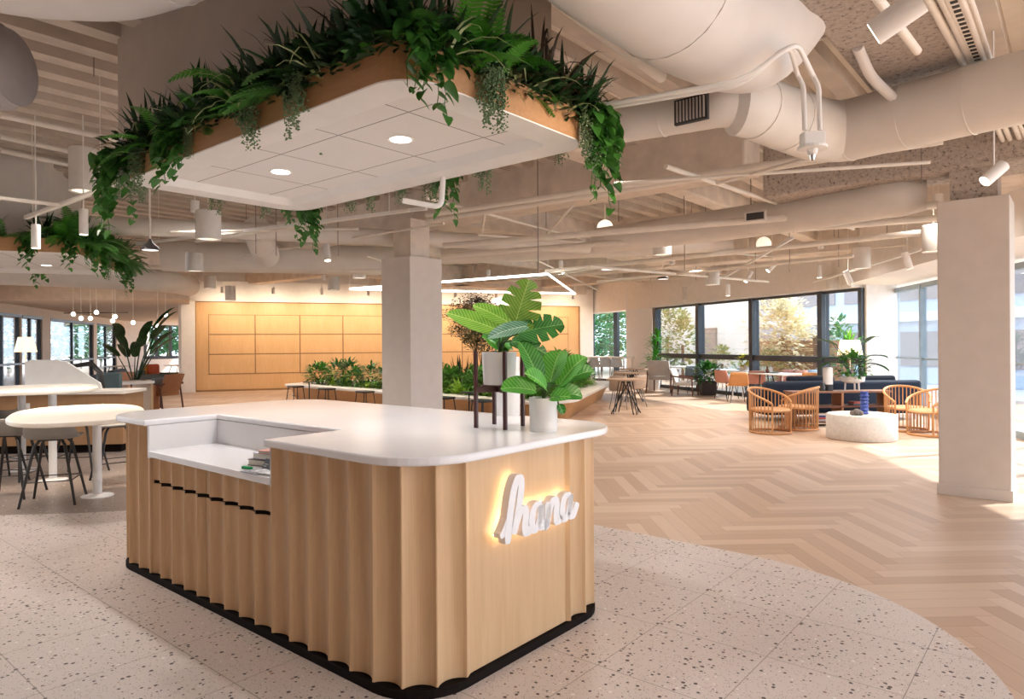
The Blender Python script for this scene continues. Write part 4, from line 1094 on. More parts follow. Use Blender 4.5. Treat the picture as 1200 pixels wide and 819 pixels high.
mb.build('panel', white, sc_)
mb = MB(); mb.box(-.5, -.4, -.08, .08, 0, .02); mb.box(.4, .5, -.08, .08, 0, .02); mb.build('foot', white, sc_)
# black framed high back chair
ch = T('lounge_chair', 'black high backed lounge chair with curved frame beyond the white screen', 'chair', dP(112, 12.2), R(-12))
mb = MB(); mb.tube([(-.32, -.25, .0), (-.32, -.25, .95), (-.26, -.2, 1.22), (.1, -.2, 1.26), (.28, -.2, 1.1), (.36, -.22, .75), (.38, -.25, 0)], .045, 8); mb.build('frame', black, ch, smooth=True)
mb = MB(); mb.box(-.3, .34, -.3, .35, .35, .48); mb.build('seat', M('charcoal_seat', (.04, .045, .055), .8), ch, bev=.03)
mb = MB(); mb.box(-.24, .28, .24, .32, .4, 1.08); mb.build('backrest', M('teal_back', (.10, .15, .16), .8), ch, bev=.03)
# wooden armchairs near the lounge
def armchair(mat, cush, nm='armchair'):
    r_ = T(nm, '', 'armchair', (0, 0, 0))
    for sx_ in (-1, 1):
        mb = MB(); mb.tube([(sx_*.34, -.32, 0), (sx_*.33, -.30, .58)], .022, 8); mb.build('leg', mat, r_)
        mb = MB(); mb.tube([(sx_*.34, .36, 0), (sx_*.33, .28, .58)], .022, 8); mb.build('leg', mat, r_)
        mb = MB(); mb.tube([(sx_*.34, -.36, .58), (sx_*.35, 0, .61), (sx_*.31, .38, .64)], .026, 8); mb.build('arm_rest', mat, r_)
    mb = MB(); mb.prism(rrect(-.31, .31, -.32, .30, .06, 4), .34, .44); mb.build('seat', cush, r_, bev=.02)
    mb = MB(); rows = []
    for i in range(6):
        z_ = .44+i*.085; y_ = .27+.035*i; rows.append([(-.31, y_-.05, z_), (-.15, y_, z_+.01), (.15, y_, z_+.01), (.31, y_-.05, z_), (.31, y_-.0, z_), (.15, y_+.05, z_+.01), (-.15, y_+.05, z_+.01), (-.31, y_, z_)])
    mb.loft(rows); mb.build('backrest', cush, r_, smooth=True)
    return r_
ac = armchair(walnut, M('tan_leather', (.33, .14, .06), .5))
place(ac, dP(188, 16.8), R(-105)); tag(ac, 'walnut armchair with tan leather seat facing left before the panelled wall', None, 'leather armchairs in the left lounge')
mb = MB(); mb.box(-.2, .2, -.08, .08, 0, .34); o = mb.build('cushion', M('grey_cushion', (.18, .2, .22), .9), bev=.06); o.location = dP(187, 16.75, .44); o.rotation_euler = (0, 0, R(-115)); tag(o, 'grey cushion on the tan leather armchair', 'cushion')
copy_tree(ac, dP(160, 18.0), R(70), 'walnut armchair with tan leather seat partly hidden by the tall plant', 'leather armchairs in the left lounge')

# bird of paradise
bp = dP(157, 16.3)
bop = T('bird_of_paradise', 'tall dark bird of paradise plant in terracotta coloured trough in left lounge', 'potted plant', bp)
mb = MB(); mb.box(-.45, .45, -.3, .3, 0, .62); mb.build('trough', M('terracotta', (.38, .16, .07), .7), bop, bev=.02)
mb = MB(); mb.box(-.41, .41, -.26, .26, .60, .63); mb.build('soil', soil, bop)
for k in range(13):
    az = rnd(0, 6.3) if k > 3 else (PI*.9, .2, 2.6, .6)[k]; el = rnd(.9, 1.5); L0 = rnd(.7, 1.45); d_ = dirv(az, el); tp = Vector((0, 0, .62))+d_*L0
    o = MB(); o.tube([(0, 0, .6), tp*.5+Vector((0, 0, .32)), tp], [.018, .014, .01], 6); leafmesh(o, tp, dirv(az, el-.35), rnd(.55, .8), .24, .3, 'oval', 8, .3); o.build('leaf', gD, bop, smooth=True)
# floor lamp
def floor_lamp(loc, z, r0, r1, h, lab):
    r_ = T('floor_lamp', lab, 'lamp', loc)
    mb = MB(); mb.lathe([(.15, 0), (.15, .015), (.012, .03), (.010, z)], 20); mb.build('pole', white, r_, smooth=True)
    mb = MB(); mb.lathe([(r0, z-h/2), (r1, z+h/2), (r1-.006, z+h/2), (r0-.006, z-h/2), (r0, z-h/2)], 28); mb.build('lamp_shade', EM('lit_shade', (1, .72, .42), 1.5, (.9, .8, .65)), r_, smooth=True)
    point(Vector(loc)+Vector((0, 0, z)), 25, (1, .7, .4), .06)
floor_lamp(dP(30, 12), 1.60, .17, .11, .26, 'floor lamp with glowing cream shade at the left edge')
floor_lamp(dP(996, 15.2), 1.42, .26, .20, .34, 'floor lamp with glowing white drum shade behind the navy sofa')
# left lounge furniture
def sofa(name, lab, loc, rz, w_, mat, cushs=(), grp=None, hb=.74):
    r_ = T(name, lab, 'sofa', loc, rz, grp)
    mb = MB(); mb.box(-w_/2, w_/2, -.45, .45, .12, .42); mb.build('seat_base', mat, r_, bev=.05, seg=3)
    mb = MB(); mb.box(-w_/2, w_/2, .28, .5, .2, hb); mb.build('backrest', mat, r_, bev=.07, seg=3)
    for s_ in (-1, 1):
        mb = MB(); mb.box(min(s_*w_/2, s_*(w_/2-.2)), max(s_*w_/2, s_*(w_/2-.2)), -.45, .5, .15, .6); mb.build('arm_rest', mat, r_, bev=.07, seg=3)
    n_ = max(1, int(w_/.8))
    for k in range(n_):
        x0 = -w_/2+.2+(w_-.4)*k/n_; mb = MB(); mb.box(x0+.01, x0+(w_-.4)/n_-.01, -.45, .28, .42, .52); mb.build('seat_cushion', mat, r_, bev=.04, seg=3)
    legs4(r_, (w_/2-.1, .38), (w_/2-.1, .38), .14, .02, .02, black)
    return r_
char = M('charcoal_fabric', (.055, .06, .07), .9)
sofa('sofa', 'low charcoal sofa beside left windows in the lounge', dP(122, 24), R(-70), 2.2, char)
sofa('sofa', 'grey green sofa with red cushions beyond the tall plant', dP(187, 24), R(100), 1.7, M('olive_fabric', (.09, .09, .075), .9))
for k, (c, px) in enumerate((((.45, .07, .02), 172), ((.55, .22, .03), 166))):
    mb = MB(); mb.box(-.22, .22, -.07, .07, 0, .4); o = mb.build('cushion', M('cushion%d' % k, c, .9), bev=.06); o.location = dP(px+8, 23.6, .53); o.rotation_euler = (0, 0, R(75)); tag(o, ('red', 'orange')[k]+' cushion on the grey green sofa', 'cushion')
def lounge_table(loc, w_, z, lab, mat=None, grp=None):
    r_ = T('lounge_table', lab, 'table', loc, 0, grp); mb = MB(); mb.lathe([(.001, z-.03), (w_/2, z-.03), (w_/2, z), (.001, z)], 28); mb.build('table_top', mat or cream, r_)
    legs4(r_, (w_*.2, w_*.2), (w_*.32, w_*.32), z-.03, .014, .018, black); return r_
lounge_table(dP(176, 22), 1.0, .45, 'round white low table before the red cushions')
lounge_table(dP(212, 30), 1.4, .72, 'pale round table near the far garden window')
lounge_table(dP(140, 29), 1.3, .72, 'pale round table by the second far window at left')
# white desk row behind the screen
wd = T('workbench', 'white topped workbench with maple panels beyond the bar tables', 'workbench', dP(127, 13.4), R(62))
mb = MB(); mb.box(-.85, .75, -.32, .32, .80, .85); mb.build('bench_top', cream, wd)
for x in (-.8, -.3, .2, .68):
    mb = MB(); mb.box(x, x+.05, -.3, .3, 0, .80); mb.build('side_panel', maple, wd)

# shell chairs and tables right
def side_chair(mat, legm=black):
    r_ = T('side_chair', '', 'chair', (0, 0, 0))
    shell(r_, .50, .46, .45, .34, mat, armh=.0)
    legs4(r_, (.15, .15), (.22, .23), .43, .009, .011, legm); return r_
orange = M('orange_leather', (.52, .235, .08), .5); pink = M('pink_fabric', (.56, .27, .21), .85); blueg = M('blue_grey_fabric', (.22, .31, .38), .85)
CG = 'shell chairs at the window tables'
c0 = side_chair(orange); place(c0, dP(864, 17.6), R(172)); tag(c0, 'orange leather chair with back to us, left one, at the window tables', None, CG)
copy_tree(c0, dP(944, 17.2), R(185), 'orange chair showing above the middle of the navy sofa', CG)
c1 = side_chair(pink); place(c1, dP(851, 18.9), R(120)); tag(c1, 'pink chair just left of the front orange chair', None, CG)
copy_tree(c1, dP(884, 18.4), R(175), 'pink chair right of the left orange chair', CG); copy_tree(c1, dP(920, 19.0), R(170), 'pink chair behind the middle of the navy sofa, seen over its back', CG); copy_tree(c1, dP(932, 18.6), R(190), 'pink chair beside the second orange chair', CG)
c2 = side_chair(blueg); place(c2, dP(869, 20.3), R(180)); tag(c2, 'blue grey chair in front of the yellow potted plant', None, CG)
copy_tree(c2, dP(812, 22.3), R(160), 'pale blue chair by the far window left of the floor plant', CG); copy_tree(c2, dP(817, 20.8), R(100), 'grey chair just behind the black potted floor plant', CG); copy_tree(c2, dP(945, 15.9+3), R(200), 'blue grey chair near the right end of the window tables', CG)
wh = M('white_shell', (.72, .72, .72), .5)
def trestle(loc, rz, w_, lab):
    r_ = T('dining_table', lab, 'table', loc, rz, 'white window tables'); mb = MB(); mb.box(-w_/2, w_/2, -.4, .4, .71, .74); mb.build('table_top', white, r_, bev=.006)
    for s_ in (-1, 1):
        mb = MB(); x = s_*(w_/2-.1); mb.tube([(x, -.35, 0), (x, -.33, .71), (x, .33, .71), (x, .35, 0)], .018, 6); mb.build('leg_frame', white, r_)
    return r_
aw = math.atan2(dirw.y, dirw.x)
trestle(dP(852, 20.2), aw, 1.6, 'white table by the window behind the pink and orange chairs')
trestle(dP(905, 17.9), aw, 1.7, 'white table by the window right of the yellow potted plant')
trestle(dP(806, 23.2), aw, 1.4, 'white table by the far left end of the window wall')
lounge_table(dP(895, 18.2), .8, .74, 'small round white table between the orange chairs', white)
lv_ = T('bud_vase', 'small dark bud vase on the round white table', 'vase', dP(899, 18.1, .74)); mb = MB(); mb.lathe([(.04, 0), (.055, .05), (.02, .13), (.024, .17)], 14); mb.build('vase', M('amber_vase', (.2, .08, .05), .3), lv_, smooth=True)
# yellow plant on window table
yp = T('yellow_potted_plant', 'yellow green flowering plant in white pot on window table', 'potted plant', dP(872, 19.6, .74)); pot(yp, .12, .15, .16)
mb = bush(120, .22, .16, .12, .28); mb.build('foliage', LEAF('leaf_yellow', (.42, .45, .03), (.65, .62, .08)), yp)
# black potted floor plant
fpn = T('potted_floor_plant', 'leafy floor plant in square black pot beside the window chairs', 'potted plant', dP(829, 20.2)); mb = MB(); mb.prism(rrect(-.2, .2, -.2, .2, .03, 3), 0, .42, 1.12); mb.build('pot', M('black_pot', (.03, .02, .025), .5), fpn)
mb = bush(260, .42, .34, .17, .62); mb.build('foliage', gM, fpn)
# dracaena in the corner
dc = T('dracaena', 'tall dracaena with bright spiky heads in the corner by the far window', 'potted plant', dP(766, 22.6)); pot(dc, .18, .22, .4)
mb = MB(); mb.tube([(0, 0, .38), (.05, 0, 1.1)], .03, 8); mb.tube([(.02, 0, .38), (-.1, .05, .8)], .03, 8); mb.tube([(.0, .02, .38), (.15, 0, 1.7)], .025, 8); mb.build('cane', bark, dc)
mb = MB()
for hx, hz_ in ((.05, 1.1), (-.1, .8), (.15, 1.65), (.05, 1.4)):
    for k in range(34): leafmesh(mb, (hx, 0, hz_), dirv(rnd(0, 6.3), rnd(-.2, 1.4)), rnd(.35, .55), .05, .7, 'lance', 5, .3)
mb.build('foliage', gB, dc)
# lounge chairs far
lc_ = armchair(walnut, M('pale_grey_fabric', (.55, .53, .52), .9)); place(lc_, dP(776, 21.6), R(150), 1.15); tag(lc_, 'pale grey lounge armchair with dark legs left of the window tables', None, 'grey lounge armchairs by the window')
copy_tree(lc_, dP(803, 20.0), R(60), 'grey lounge armchair seen side on behind the round wooden tables', 'grey lounge armchairs by the window', sc=.9)
# round wooden tables with splayed legs
def spider_table(loc, rz, lab, d_=.86):
    r_ = T('round_table', lab, 'table', loc, rz, 'round wooden tables'); mb = MB(); mb.lathe([(.001, .735), (d_/2, .735), (d_/2, .765), (.001, .765)], 36); mb.build('table_top', tablew, r_, bev=.006)
    for k in range(4):
        a_ = k*PI/2+.3; a2 = a_+2.4; mb = MB(); mb.tube([(.36*math.cos(a_), .36*math.sin(a_), 0), (.09*math.cos(a2), .09*math.sin(a2), .735)], .014, 6); mb.build('leg', black, r_)
        mb = MB(); mb.tube([(.36*math.cos(a_+.25), .36*math.sin(a_+.25), 0), (.16*math.cos(a_), .16*math.sin(a_), .735)], .012, 6); mb.build('leg', black, r_)
    return r_
spider_table(dP(733, 15.1), 0, 'front round wooden table with black splayed legs right of planter bench')
spider_table(dP(738, 18.3), .7, 'second round wooden table behind the front one')
spider_table(dP(742, 21.0), .3, 'third round wooden table, farthest of the three', .9)
sc2 = side_chair(M('beige_wood_shell', (.42, .32, .25), .6), M('grey_leg', (.25, .2, .17), .5))
place(sc2, dP(728, 16.1), R(150)); tag(sc2, 'beige chair tucked behind the front round wooden table', None, 'beige chairs at the round tables'); copy_tree(sc2, dP(742, 16.6), R(220), 'beige chair right behind the front round wooden table', 'beige chairs at the round tables')
copy_tree(sc2, dP(727, 19.3), R(180), 'beige chair at the second round wooden table', 'beige chairs at the round tables')
# bar with stools by the far windows
br_ = T('window_bar', 'white high bar counter along the farthest windows', 'bar counter', dP(712, 25.3), math.atan2((fq-fp).y, (fq-fp).x)); mb = MB(); mb.box(-1.0, 1.0, -.3, .3, 1.0, 1.05); mb.build('bar_top', white, br_); legs4(br_, (.9, .25), (.9, .25), 1.0, .03, .03, white)
ws = T('white_stool', 'pale high stool at the far window bar, leftmost', 'bar stool', dP(696, 24.5), 0, 'pale stools at the window bar'); shell(ws, .42, .38, .72, .3, wh); legs4(ws, (.14, .14), (.2, .2), .7, .012, .012, M('grey_leg'))
for px, lab in ((710, 'middle'), (723, 'rightmost')): copy_tree(ws, dP(px, 24.4), 0, 'pale high stool at the far window bar, '+lab, 'pale stools at the window bar')

# black stools along the bench
st = T('low_stool', '', 'stool', (0, 0, 0)); mb = MB(); mb.prism(rrect(-.2, .2, -.17, .17, .07, 5), .43, .47); mb.build('seat', black, st, bev=.01); legs4(st, (.15, .13), (.2, .17), .43, .012, .012, black)
mb = MB(); mb.tube([(-.17, 0, .2), (.17, 0, .2)], .007, 6); mb.build('stretcher', black, st)
def bench_pt(px, off=.35):
    # where the picture column px meets the bench's front edge, moved off towards the viewer
    x = (px-600)/F; d_ = Bp-A_; s_ = (x*A_.y-A_.x)/(d_.x-x*d_.y); p = A_+d_*s_; n_ = Vector((-d_.y, d_.x, 0)).normalized(); n_ = -n_ if n_.y > 0 else n_; return p+n_*off
ba = math.atan2((Bp-A_).y, (Bp-A_).x)
labs = ['low black stool before the planter bench, far left one', 'low black stool before the planter bench, second from left', 'low black stool before the bench just left of the white column', 'low black stool just right of the white column', 'low black stool half hidden behind the plant stand']
for k, px in enumerate((356, 393, 438, 535, 580)):
    o = st if k == 0 else copy_tree(st); o.location = bench_pt(px+(4 if px < 450 else 0)); o.rotation_euler = (0, 0, ba); o['label'] = labs[k]; o['group'] = 'low black stools at the planter bench'
for px, lab in ((374, 'thin black pedestal table between the two left stools'), (562, 'thin black pedestal table at the bench right of the column')):
    r_ = T('pedestal_table', lab, 'table', bench_pt(px, .3), 0, 'black pedestal tables'); mb = MB(); mb.lathe([(.001, .58), (.16, .58), (.16, .60), (.001, .60)], 24); mb.build('table_top', black, r_)
    mb = MB(); mb.tube([(0, 0, .1), (0, 0, .58)], .014, 8); mb.build('pole', black, r_); mb = MB()
    for k in range(3): mb.tube([(0, 0, .14), (.2*math.cos(k*2.1), .2*math.sin(k*2.1), .0)], .009, 6)
    mb.build('foot', black, r_)

# ---------- right lounge group
sofa('sofa', 'long navy sofa seen from behind with wooden shelf unit at its back', dP(968, 13.9)+Vector((.1, 0, 0)), R(-176), 3.2, navy, hb=.78)
for k, (px, lab) in enumerate(((950, 'dark navy cushion at the left of the sofa back'), (1022, 'dark navy cushion at the right of the sofa back'))):
    mb = MB(); mb.box(-.5, .5, -.07, .07, 0, .28); o = mb.build('cushion', M('deep_navy', (.008, .012, .025), .9), bev=.06, seg=3); o.location = dP(px, 13.95, .58); o.rotation_euler = (R(-10), 0, R(4)); tag(o, lab, 'cushion', 'navy cushions')
cs = T('shelf_unit', 'low walnut shelf unit with books standing behind the navy sofa', 'shelf', dP(981, 12.75), R(3))
for z_, nm in ((.61, 'top_board'), (.34, 'shelf'), (.06, 'shelf')):
    mb = MB(); mb.box(-.95 if z_ > .5 else -.9, .95 if z_ > .5 else .9, -.19, .19, z_, z_+.03); mb.build(nm, walnut if z_ < .5 else WOOD('walnut_top', (.20, .09, .05), (.30, .15, .09), (2, 14, 14)), cs)
for x in (-.9, 0, .88): mb = MB(); mb.box(x-.02, x+.02, -.18, .18, 0, .61); mb.build('upright', WOOD('upright', (.3, .15, .08), (.4, .2, .11)), cs)
BK = 'books on the low shelf'
bc = [(.5, .5, .5), (.35, .05, .05), (.05, .07, .2), (.6, .55, .5), (.1, .12, .16), (.4, .1, .08)]
for k in range(6):
    mb = MB(); mb.box(-.13, .13, -.09, .09, 0, .035); o = mb.build('book', M('shelfbook%d' % k, bc[k], .6), bev=.002); c = Matrix.Rotation(R(3), 3, 'Z') @ Vector((-.32 if k < 4 else .35, -.06, 0)); b0 = dP(981, 12.75)+c; b0.z = .09+.036*k if k < 4 else .37+.036*(k-4); o.location = b0
    o.rotation_euler = (0, 0, R(3+4*(k % 2))); tag(o, ('grey', 'red', 'navy', 'cream', 'dark slate', 'brick')[k]+(' book in the stack on the bottom shelf' if k < 4 else ' book lying on the middle shelf right side'), 'book', BK)
# items on the shelf unit
def onshelf(px, z=.64, d_=12.75): return dP(px, d_, z)
o = T('table_lamp_vase', 'white cylinder vase with dark base on the shelf unit', 'vase', onshelf(970)); mb = MB(); mb.lathe([(.085, .12), (.085, .42), (.06, .44), (.04, .44)], 24); mb.build('vase', ceram, o, smooth=True); mb = MB(); mb.lathe([(.085, 0), (.085, .12)], 24); mb.build('base', M('slate_base', (.03, .03, .035), .5), o)
o = T('glass_jar', 'small dark glass jar left of the white vase', 'jar', onshelf(962)+Vector((-.0, -.05, 0))); mb = MB(); mb.lathe([(.05, 0), (.055, .08), (.04, .13), (.04, .15)], 18); mb.build('jar', M('dark_glass', (.05, .05, .05), .1), o, smooth=True)
pp = T('pedestal_bowl_plant', 'white footed bowl with dark tropical leaves on the shelf unit', 'potted plant', onshelf(1000)+Vector((0, .03, 0)))
mb = MB(); mb.lathe([(.12, .14), (.2, .17), (.215, .26), (.2, .26), (.19, .22), (.001, .22)], 28); mb.build('bowl', ceram, pp, smooth=True)
for k in range(3): mb = MB(); a_ = k*2.09-1.2; mb.tube([(.13*math.cos(a_), .13*math.sin(a_), .15), (.14*math.cos(a_), .14*math.sin(a_), 0)], .016, 8); mb.build('leg', ceram, pp)
mb = bush(330, .33, .30, .10, .45); mb.build('foliage', gM, pp)
for az, el, L0 in ((PI, .5, .45), (PI*.85, .9, .75), (.1, .55, .5), (.4, .95, .75), (2.2, .9, .7), (.0, .2, .45), (3.3, .3, .45)):
    mb = MB(); d_ = dirv(az, el); tp = Vector((0, 0, .45))+d_*L0*.7; mb.tube([(0, 0, .25), tp*.6+Vector((0, 0, .15)), tp], .008, 6); leafmesh(mb, tp, dirv(az, el-.45), .42, .14, .45, 'oval', 8, .3); mb.build('leaf', gD, pp, smooth=True)
# bright palm behind sofa
pm = T('potted_palm', 'bright green palm behind the white lampshade at the window corner', 'potted plant', dP(1000, 15.6)+Vector((-.15, -.1, 0))); pot(pm, .2, .24, .4)
mb = MB(); mb.tube([(0, 0, .38), (0, 0, 1.3)], .03, 8); mb.build('cane', bark, pm); mb = MB()
for k in range(46): leafmesh(mb, (0, 0, rnd(1.1, 1.55)), dirv(rnd(0, 6.3), rnd(.3, 1.4)), rnd(.35, .6), .06, .5, 'lance', 5, .3)
mb.build('foliage', gB, pm)
# drum table
dt = T('drum_table', 'round white drum coffee table in the right lounge', 'coffee table', dP(1008.5, 10.95))
mb = MB(); mb.lathe([(.50, 0), (.515, .02), (.515, .375), (.50, .395), (.001, .395)], 56); mb.build('drum', M('woven_white', (.74, .70, .65), .8, var=.08, sc=25, bmp=.25), dt, smooth=True)
mb = MB(); mb.lathe([(.495, 0), (.505, 0), (.505, .018), (.495, .018)], 56); mb.build('base_ring', M('wood_ring', (.4, .22, .1), .6), dt)
bv = T('blue_vase', 'cobalt blue stacked ring vase on the drum table', 'vase', D(1013, 485, 10.9)); bv.location.z = .395
mb = MB(); prof = [(.05, 0)]
for k in range(6): prof += [(.068, .02+k*.055), (.05, .045+k*.055)]
prof += [(.06, .36), (.045, .36)]; mb.lathe(prof, 20); mb.build('vase', M('cobalt', (.03, .07, .35), .4), bv, smooth=True)
kn = T('stone_ornament', 'small grey knotted ornament on the drum table', 'ornament', dP(1003.5, 10.75, .395)); mb = MB(); mb.ball((0, 0, .05), .055, 12); mb.ball((-.06, .02, .035), .04, 10); mb.ball((.055, -.02, .035), .04, 10); mb.build('ornament', M('grey_stone', (.2, .16, .14), .7), kn, smooth=True)
# spindle barrel chairs
def barrel_chair():
    r_ = T('spindle_chair', '', 'armchair', (0, 0, 0)); n = 26; a0, a1 = R(-40), R(220)
    def top(a_): f_ = (math.sin(a_)+.64)/1.64; return .50+.24*max(0, f_)**.7
    arcp = [a0+(a1-a0)*k/n for k in range(n+1)]
    mb = MB(); mb.tube([(.34*math.cos(a_)*1.02, .34*math.sin(a_)*1.02, top(a_)) for a_ in arcp], .020, 8); mb.build('arm_rail', oakc, r_, smooth=True)
    mb = MB(); mb.tube([(.33*math.cos(a_), .33*math.sin(a_), .02) for a_ in [2*PI*k/30 for k in range(31)]], .018, 8); mb.build('base_ring', oakc, r_, smooth=True)
    for k in range(0, n+1, 1):
        a_ = arcp[k]; rr = .017 if k in (0, n) else .008
        mb = MB(); mb.tube([(.33*math.cos(a_), .33*math.sin(a_), .02), (.34*math.cos(a_), .34*math.sin(a_), top(a_))], rr, 6); mb.build('spindle' if rr < .01 else 'leg', oakc, r_)
    mb = MB(); mb.lathe([(.001, .36), (.30, .36), (.325, .385), (.30, .41), (.001, .40)], 36); mb.build('seat', WOOD('seat_oak', (.55, .28, .12), (.66, .37, .17), (3, 14, 14)), r_, smooth=True)
    return r_
bcx = barrel_chair(); place(bcx, dP(902, 11.75), R(35), 1.02); SG = 'oak spindle chairs around the drum table'
tag(bcx, 'oak spindle barrel chair, nearest of the left pair, back towards us', None, SG)
copy_tree(bcx, dP(934, 12.2), R(-120), 'oak spindle barrel chair, right one of the left pair', SG)
copy_tree(bcx, dP(1062, 11.9), R(-10), 'oak spindle barrel chair just right of the drum table', SG)
copy_tree(bcx, dP(1090, 11.3), R(-75), 'oak spindle barrel chair partly hidden by the right column', SG)

# ================================================================== CEILING SERVICES
def fillet(pts, rr, fr=.35, n=5):
    pts = [Vector(p) for p in pts]; rr = rr if isinstance(rr, (list, tuple)) else [rr]*len(pts)
    out, ro = [pts[0]], [rr[0]]
    for i in range(1, len(pts)-1):
        p, a_, b_ = pts[i], pts[i-1], pts[i+1]; t_ = min((a_-p).length, (b_-p).length)*fr; s_, e_ = p+(a_-p).normalized()*t_, p+(b_-p).normalized()*t_
        for k in range(n+1): u_ = k/n; out.append(s_*(1-u_)**2+p*2*u_*(1-u_)+e_*u_**2); ro.append(rr[i])
    return out+[pts[-1]], ro+[rr[-1]]
def pipe(name, pts, r, label, cat='pipe', mat=None, n=12, rings=None, ringmat=None, grp=None):
    pts0, r0_ = pts, r
    if len(pts) > 2: pts, r = fillet(pts, r)
    mb = MB(); mb.tube(pts, r, n); pts, r = pts0, r0_; o = mb.build(name, mat or pipep, None, smooth=True); tag(o, label, cat, grp)
    if rings:
        pts = [Vector(p) for p in pts]; rr = r if isinstance(r, (list, tuple)) else [r]*len(pts)
        for i in range(len(pts)-1):
            p, q_ = pts[i], pts[i+1]; ln = (q_-p).length; k = 1
            m2 = MB(); d_ = (q_-p).normalized(); any_ = False
            while k*rings < ln-.05:
                c_ = p.lerp(q_, k*rings/ln); r0 = rr[i]+(rr[i+1]-rr[i])*k*rings/ln; m2.tube([c_-d_*.006, c_+d_*.006], r0+.006, 20); k += 1; any_ = True
            if any_: m2.build('seam_band', ringmat or mat or pipep, o, smooth=True)
    return o
# main round duct (right)
z = 3.22
pipe('air_duct', [W(1330, 70, z), W(985, 155, z), W(955, 152, z), W(872, 122, z), W(845, 121, z), W(700, 150, z)], [.235, .235, .235, .215, .16, .14], 'large pale round air duct bending across the upper right ceiling', 'duct', ductp, 28, .42)
gr = T('air_grille', 'square dark louvre grille on the upper duct beside the planter', 'vent', W(803, 131, 3.16)+Vector((0, -.14, -.03)), R(-40))
mb = MB()
for k in range(9): mb.box(-.10+.024*k, -.092+.024*k, -.012, .01, -.07, .07)
mb.build('louvre', M('grille_slat', (.55, .5, .47), .5), gr); mb = MB(); mb.box(-.12, .12, .0, .03, -.085, .085); mb.build('grille_back', M('grille_dark', (.05, .045, .045), .7), gr)
# huge upper duct with elbow
za = 3.45
ptsb = [W(600, -190, za), W(722, -62, za), W(812, 8, za), W(862, 32, za)]
e_ = ptsb[-1]; ptsb += [e_+VB*.25+Vector((0, 0, .06)), e_+VB*.45+UA*.1+Vector((0, 0, .3)), e_+VB*.5+UA*.12+Vector((0, 0, .6))]
pipe('air_duct', ptsb, .37, 'huge white duct with rounded elbow at the top of the picture', 'duct', ductp2, 32, .5)
pipe('air_duct', [W(-90, -75, 3.5), W(20, -48, 3.5), W(130, -42, 3.5), W(220, -75, 3.5), W(260, -130, 3.5)], .27, 'pale duct crossing the top left corner', 'duct', ductp2, 28, .4)
pipe('air_duct', [W(-60, 70, 3.3), W(0, 78, 3.3), W(14, 79, 3.3), W(20, 79, 3.3)], [.26, .26, .23, .1], 'grey rounded duct end at the left picture edge', 'duct', M('grey_duct', (.40, .37, .37), .6), 28, .3)
# farther ducts
pipe('air_duct', [W(1085, 228, 3.15), W(1040, 232, 3.15), W(960, 246, 3.15), W(860, 262, 3.2), W(700, 282, 3.2)], [.17, .22, .22, .22, .2], 'beige round duct with two grilles in the middle right ceiling', 'duct', ductp, 24, 1.0)
for px, py in ((886, 254), (1038, 237)):
    p = W(px, py, 3.14); g_ = T('air_grille', 'small dark grille on the far duct, '+('left' if px < 900 else 'right')+' of the pair', 'vent', p+Vector((-.08, -.20, -.03)), R(-38), 'grilles on the far duct')
    mb = MB(); mb.box(-.13, .13, -.01, .02, -.06, .06); mb.build('frame', ductp, g_); mb = MB(); mb.box(-.105, .105, -.02, -.008, -.042, .042); mb.build('louvre', M('grille_dark'), g_)
D_ = 'duct'; 
pipe('air_duct', [W(60, 262, 3.3), W(250, 269, 3.3), W(470, 279, 3.3), W(690, 288, 3.3)], .13, 'beige duct running behind the planter at mid ceiling', D_, ductp, 18, 1.2)
pipe('air_duct', [W(190, 300, 3.3), W(480, 306, 3.35)], .30, 'broad beige duct left of the middle column', D_, ductp, 22, 1.4)
pipe('air_duct', [W(520, 300, 3.3), W(860, 283, 3.3)], .17, 'beige duct right of the middle column', D_, ductp, 18, 1.4)
pipe('air_duct', [W(-20, 318, 3.2), W(80, 322, 3.2), W(200, 330, 3.2), W(222, 335, 3.2)], .28, 'beige duct above the left lounge', D_, ductp, 20, 1.2)
pipe('air_duct', [W(300, 268, 3.4), W(312, 300, 3.1)], .22, 'short beige duct drop near panelled wall, left one', D_, ductp, 18, .6)
PP = 'thin painted ceiling pipes'
lab_i = [0]
def pipes(lst, z, r):
    for (x0, y0, x1, y1, lab) in lst: pipe('ceiling_pipe', [W(x0, y0, z), W(x1, y1, z)], r, lab, 'pipe', grp=PP)
pipes([(500, 252, 1000, 178, 'cream pipe pair upper line crossing right of the planter'), (500, 259, 1105, 165, 'cream pipe pair lower line crossing right of the planter')], 3.35, .035)
pipes([(0, 310, 480, 318, 'cream pipe crossing above the panelled wall at left')], 3.1, .04)
pipes([(520, 288, 1100, 240, 'cream pipe from the column towards the right column, upper'), (520, 300, 1105, 255, 'cream pipe from the column towards the right column, lower'), (640, 318, 1105, 270, 'long cream pipe above the window area')], 3.1, .045)
pipes([(780, 195, 1000, 268, 'pale conduit slanting down right below the main duct'), (1075, 60, 1000, -40, 'painted conduit at the top right')], 3.3, .025)
pipes([(500, 232, 760, 300, 'thin cream pipe slanting behind the hanging plants'), (570, 240, 560, 300, 'short cream cross pipe in the middle')], 3.4, .02)
pipes([(620, 298, 672, 240, 'brown threaded rod brace slanting up in the middle')], 3.4, .02)
pipes([(0, 232, 70, 240, 'thin pipe at the left edge'), (40, 252, 140, 215, 'thin pipe before left shaft slanting')], 2.9, .018)
pipes([(200, 272, 420, 268, 'thin cream conduit left of the middle column'), (230, 283, 480, 246, 'thin cream conduit slanting to the planter')], 3.2, .02)
pipes([(700, 330, 1000, 300, 'slim cream pipe near the window bulkhead'), (690, 312, 900, 330, 'slim cream pipe above the round tables')], 3.0, .03)
pipes([(640, -10, 775, 90, 'white pipe running beside the huge duct')], 3.75, .05)
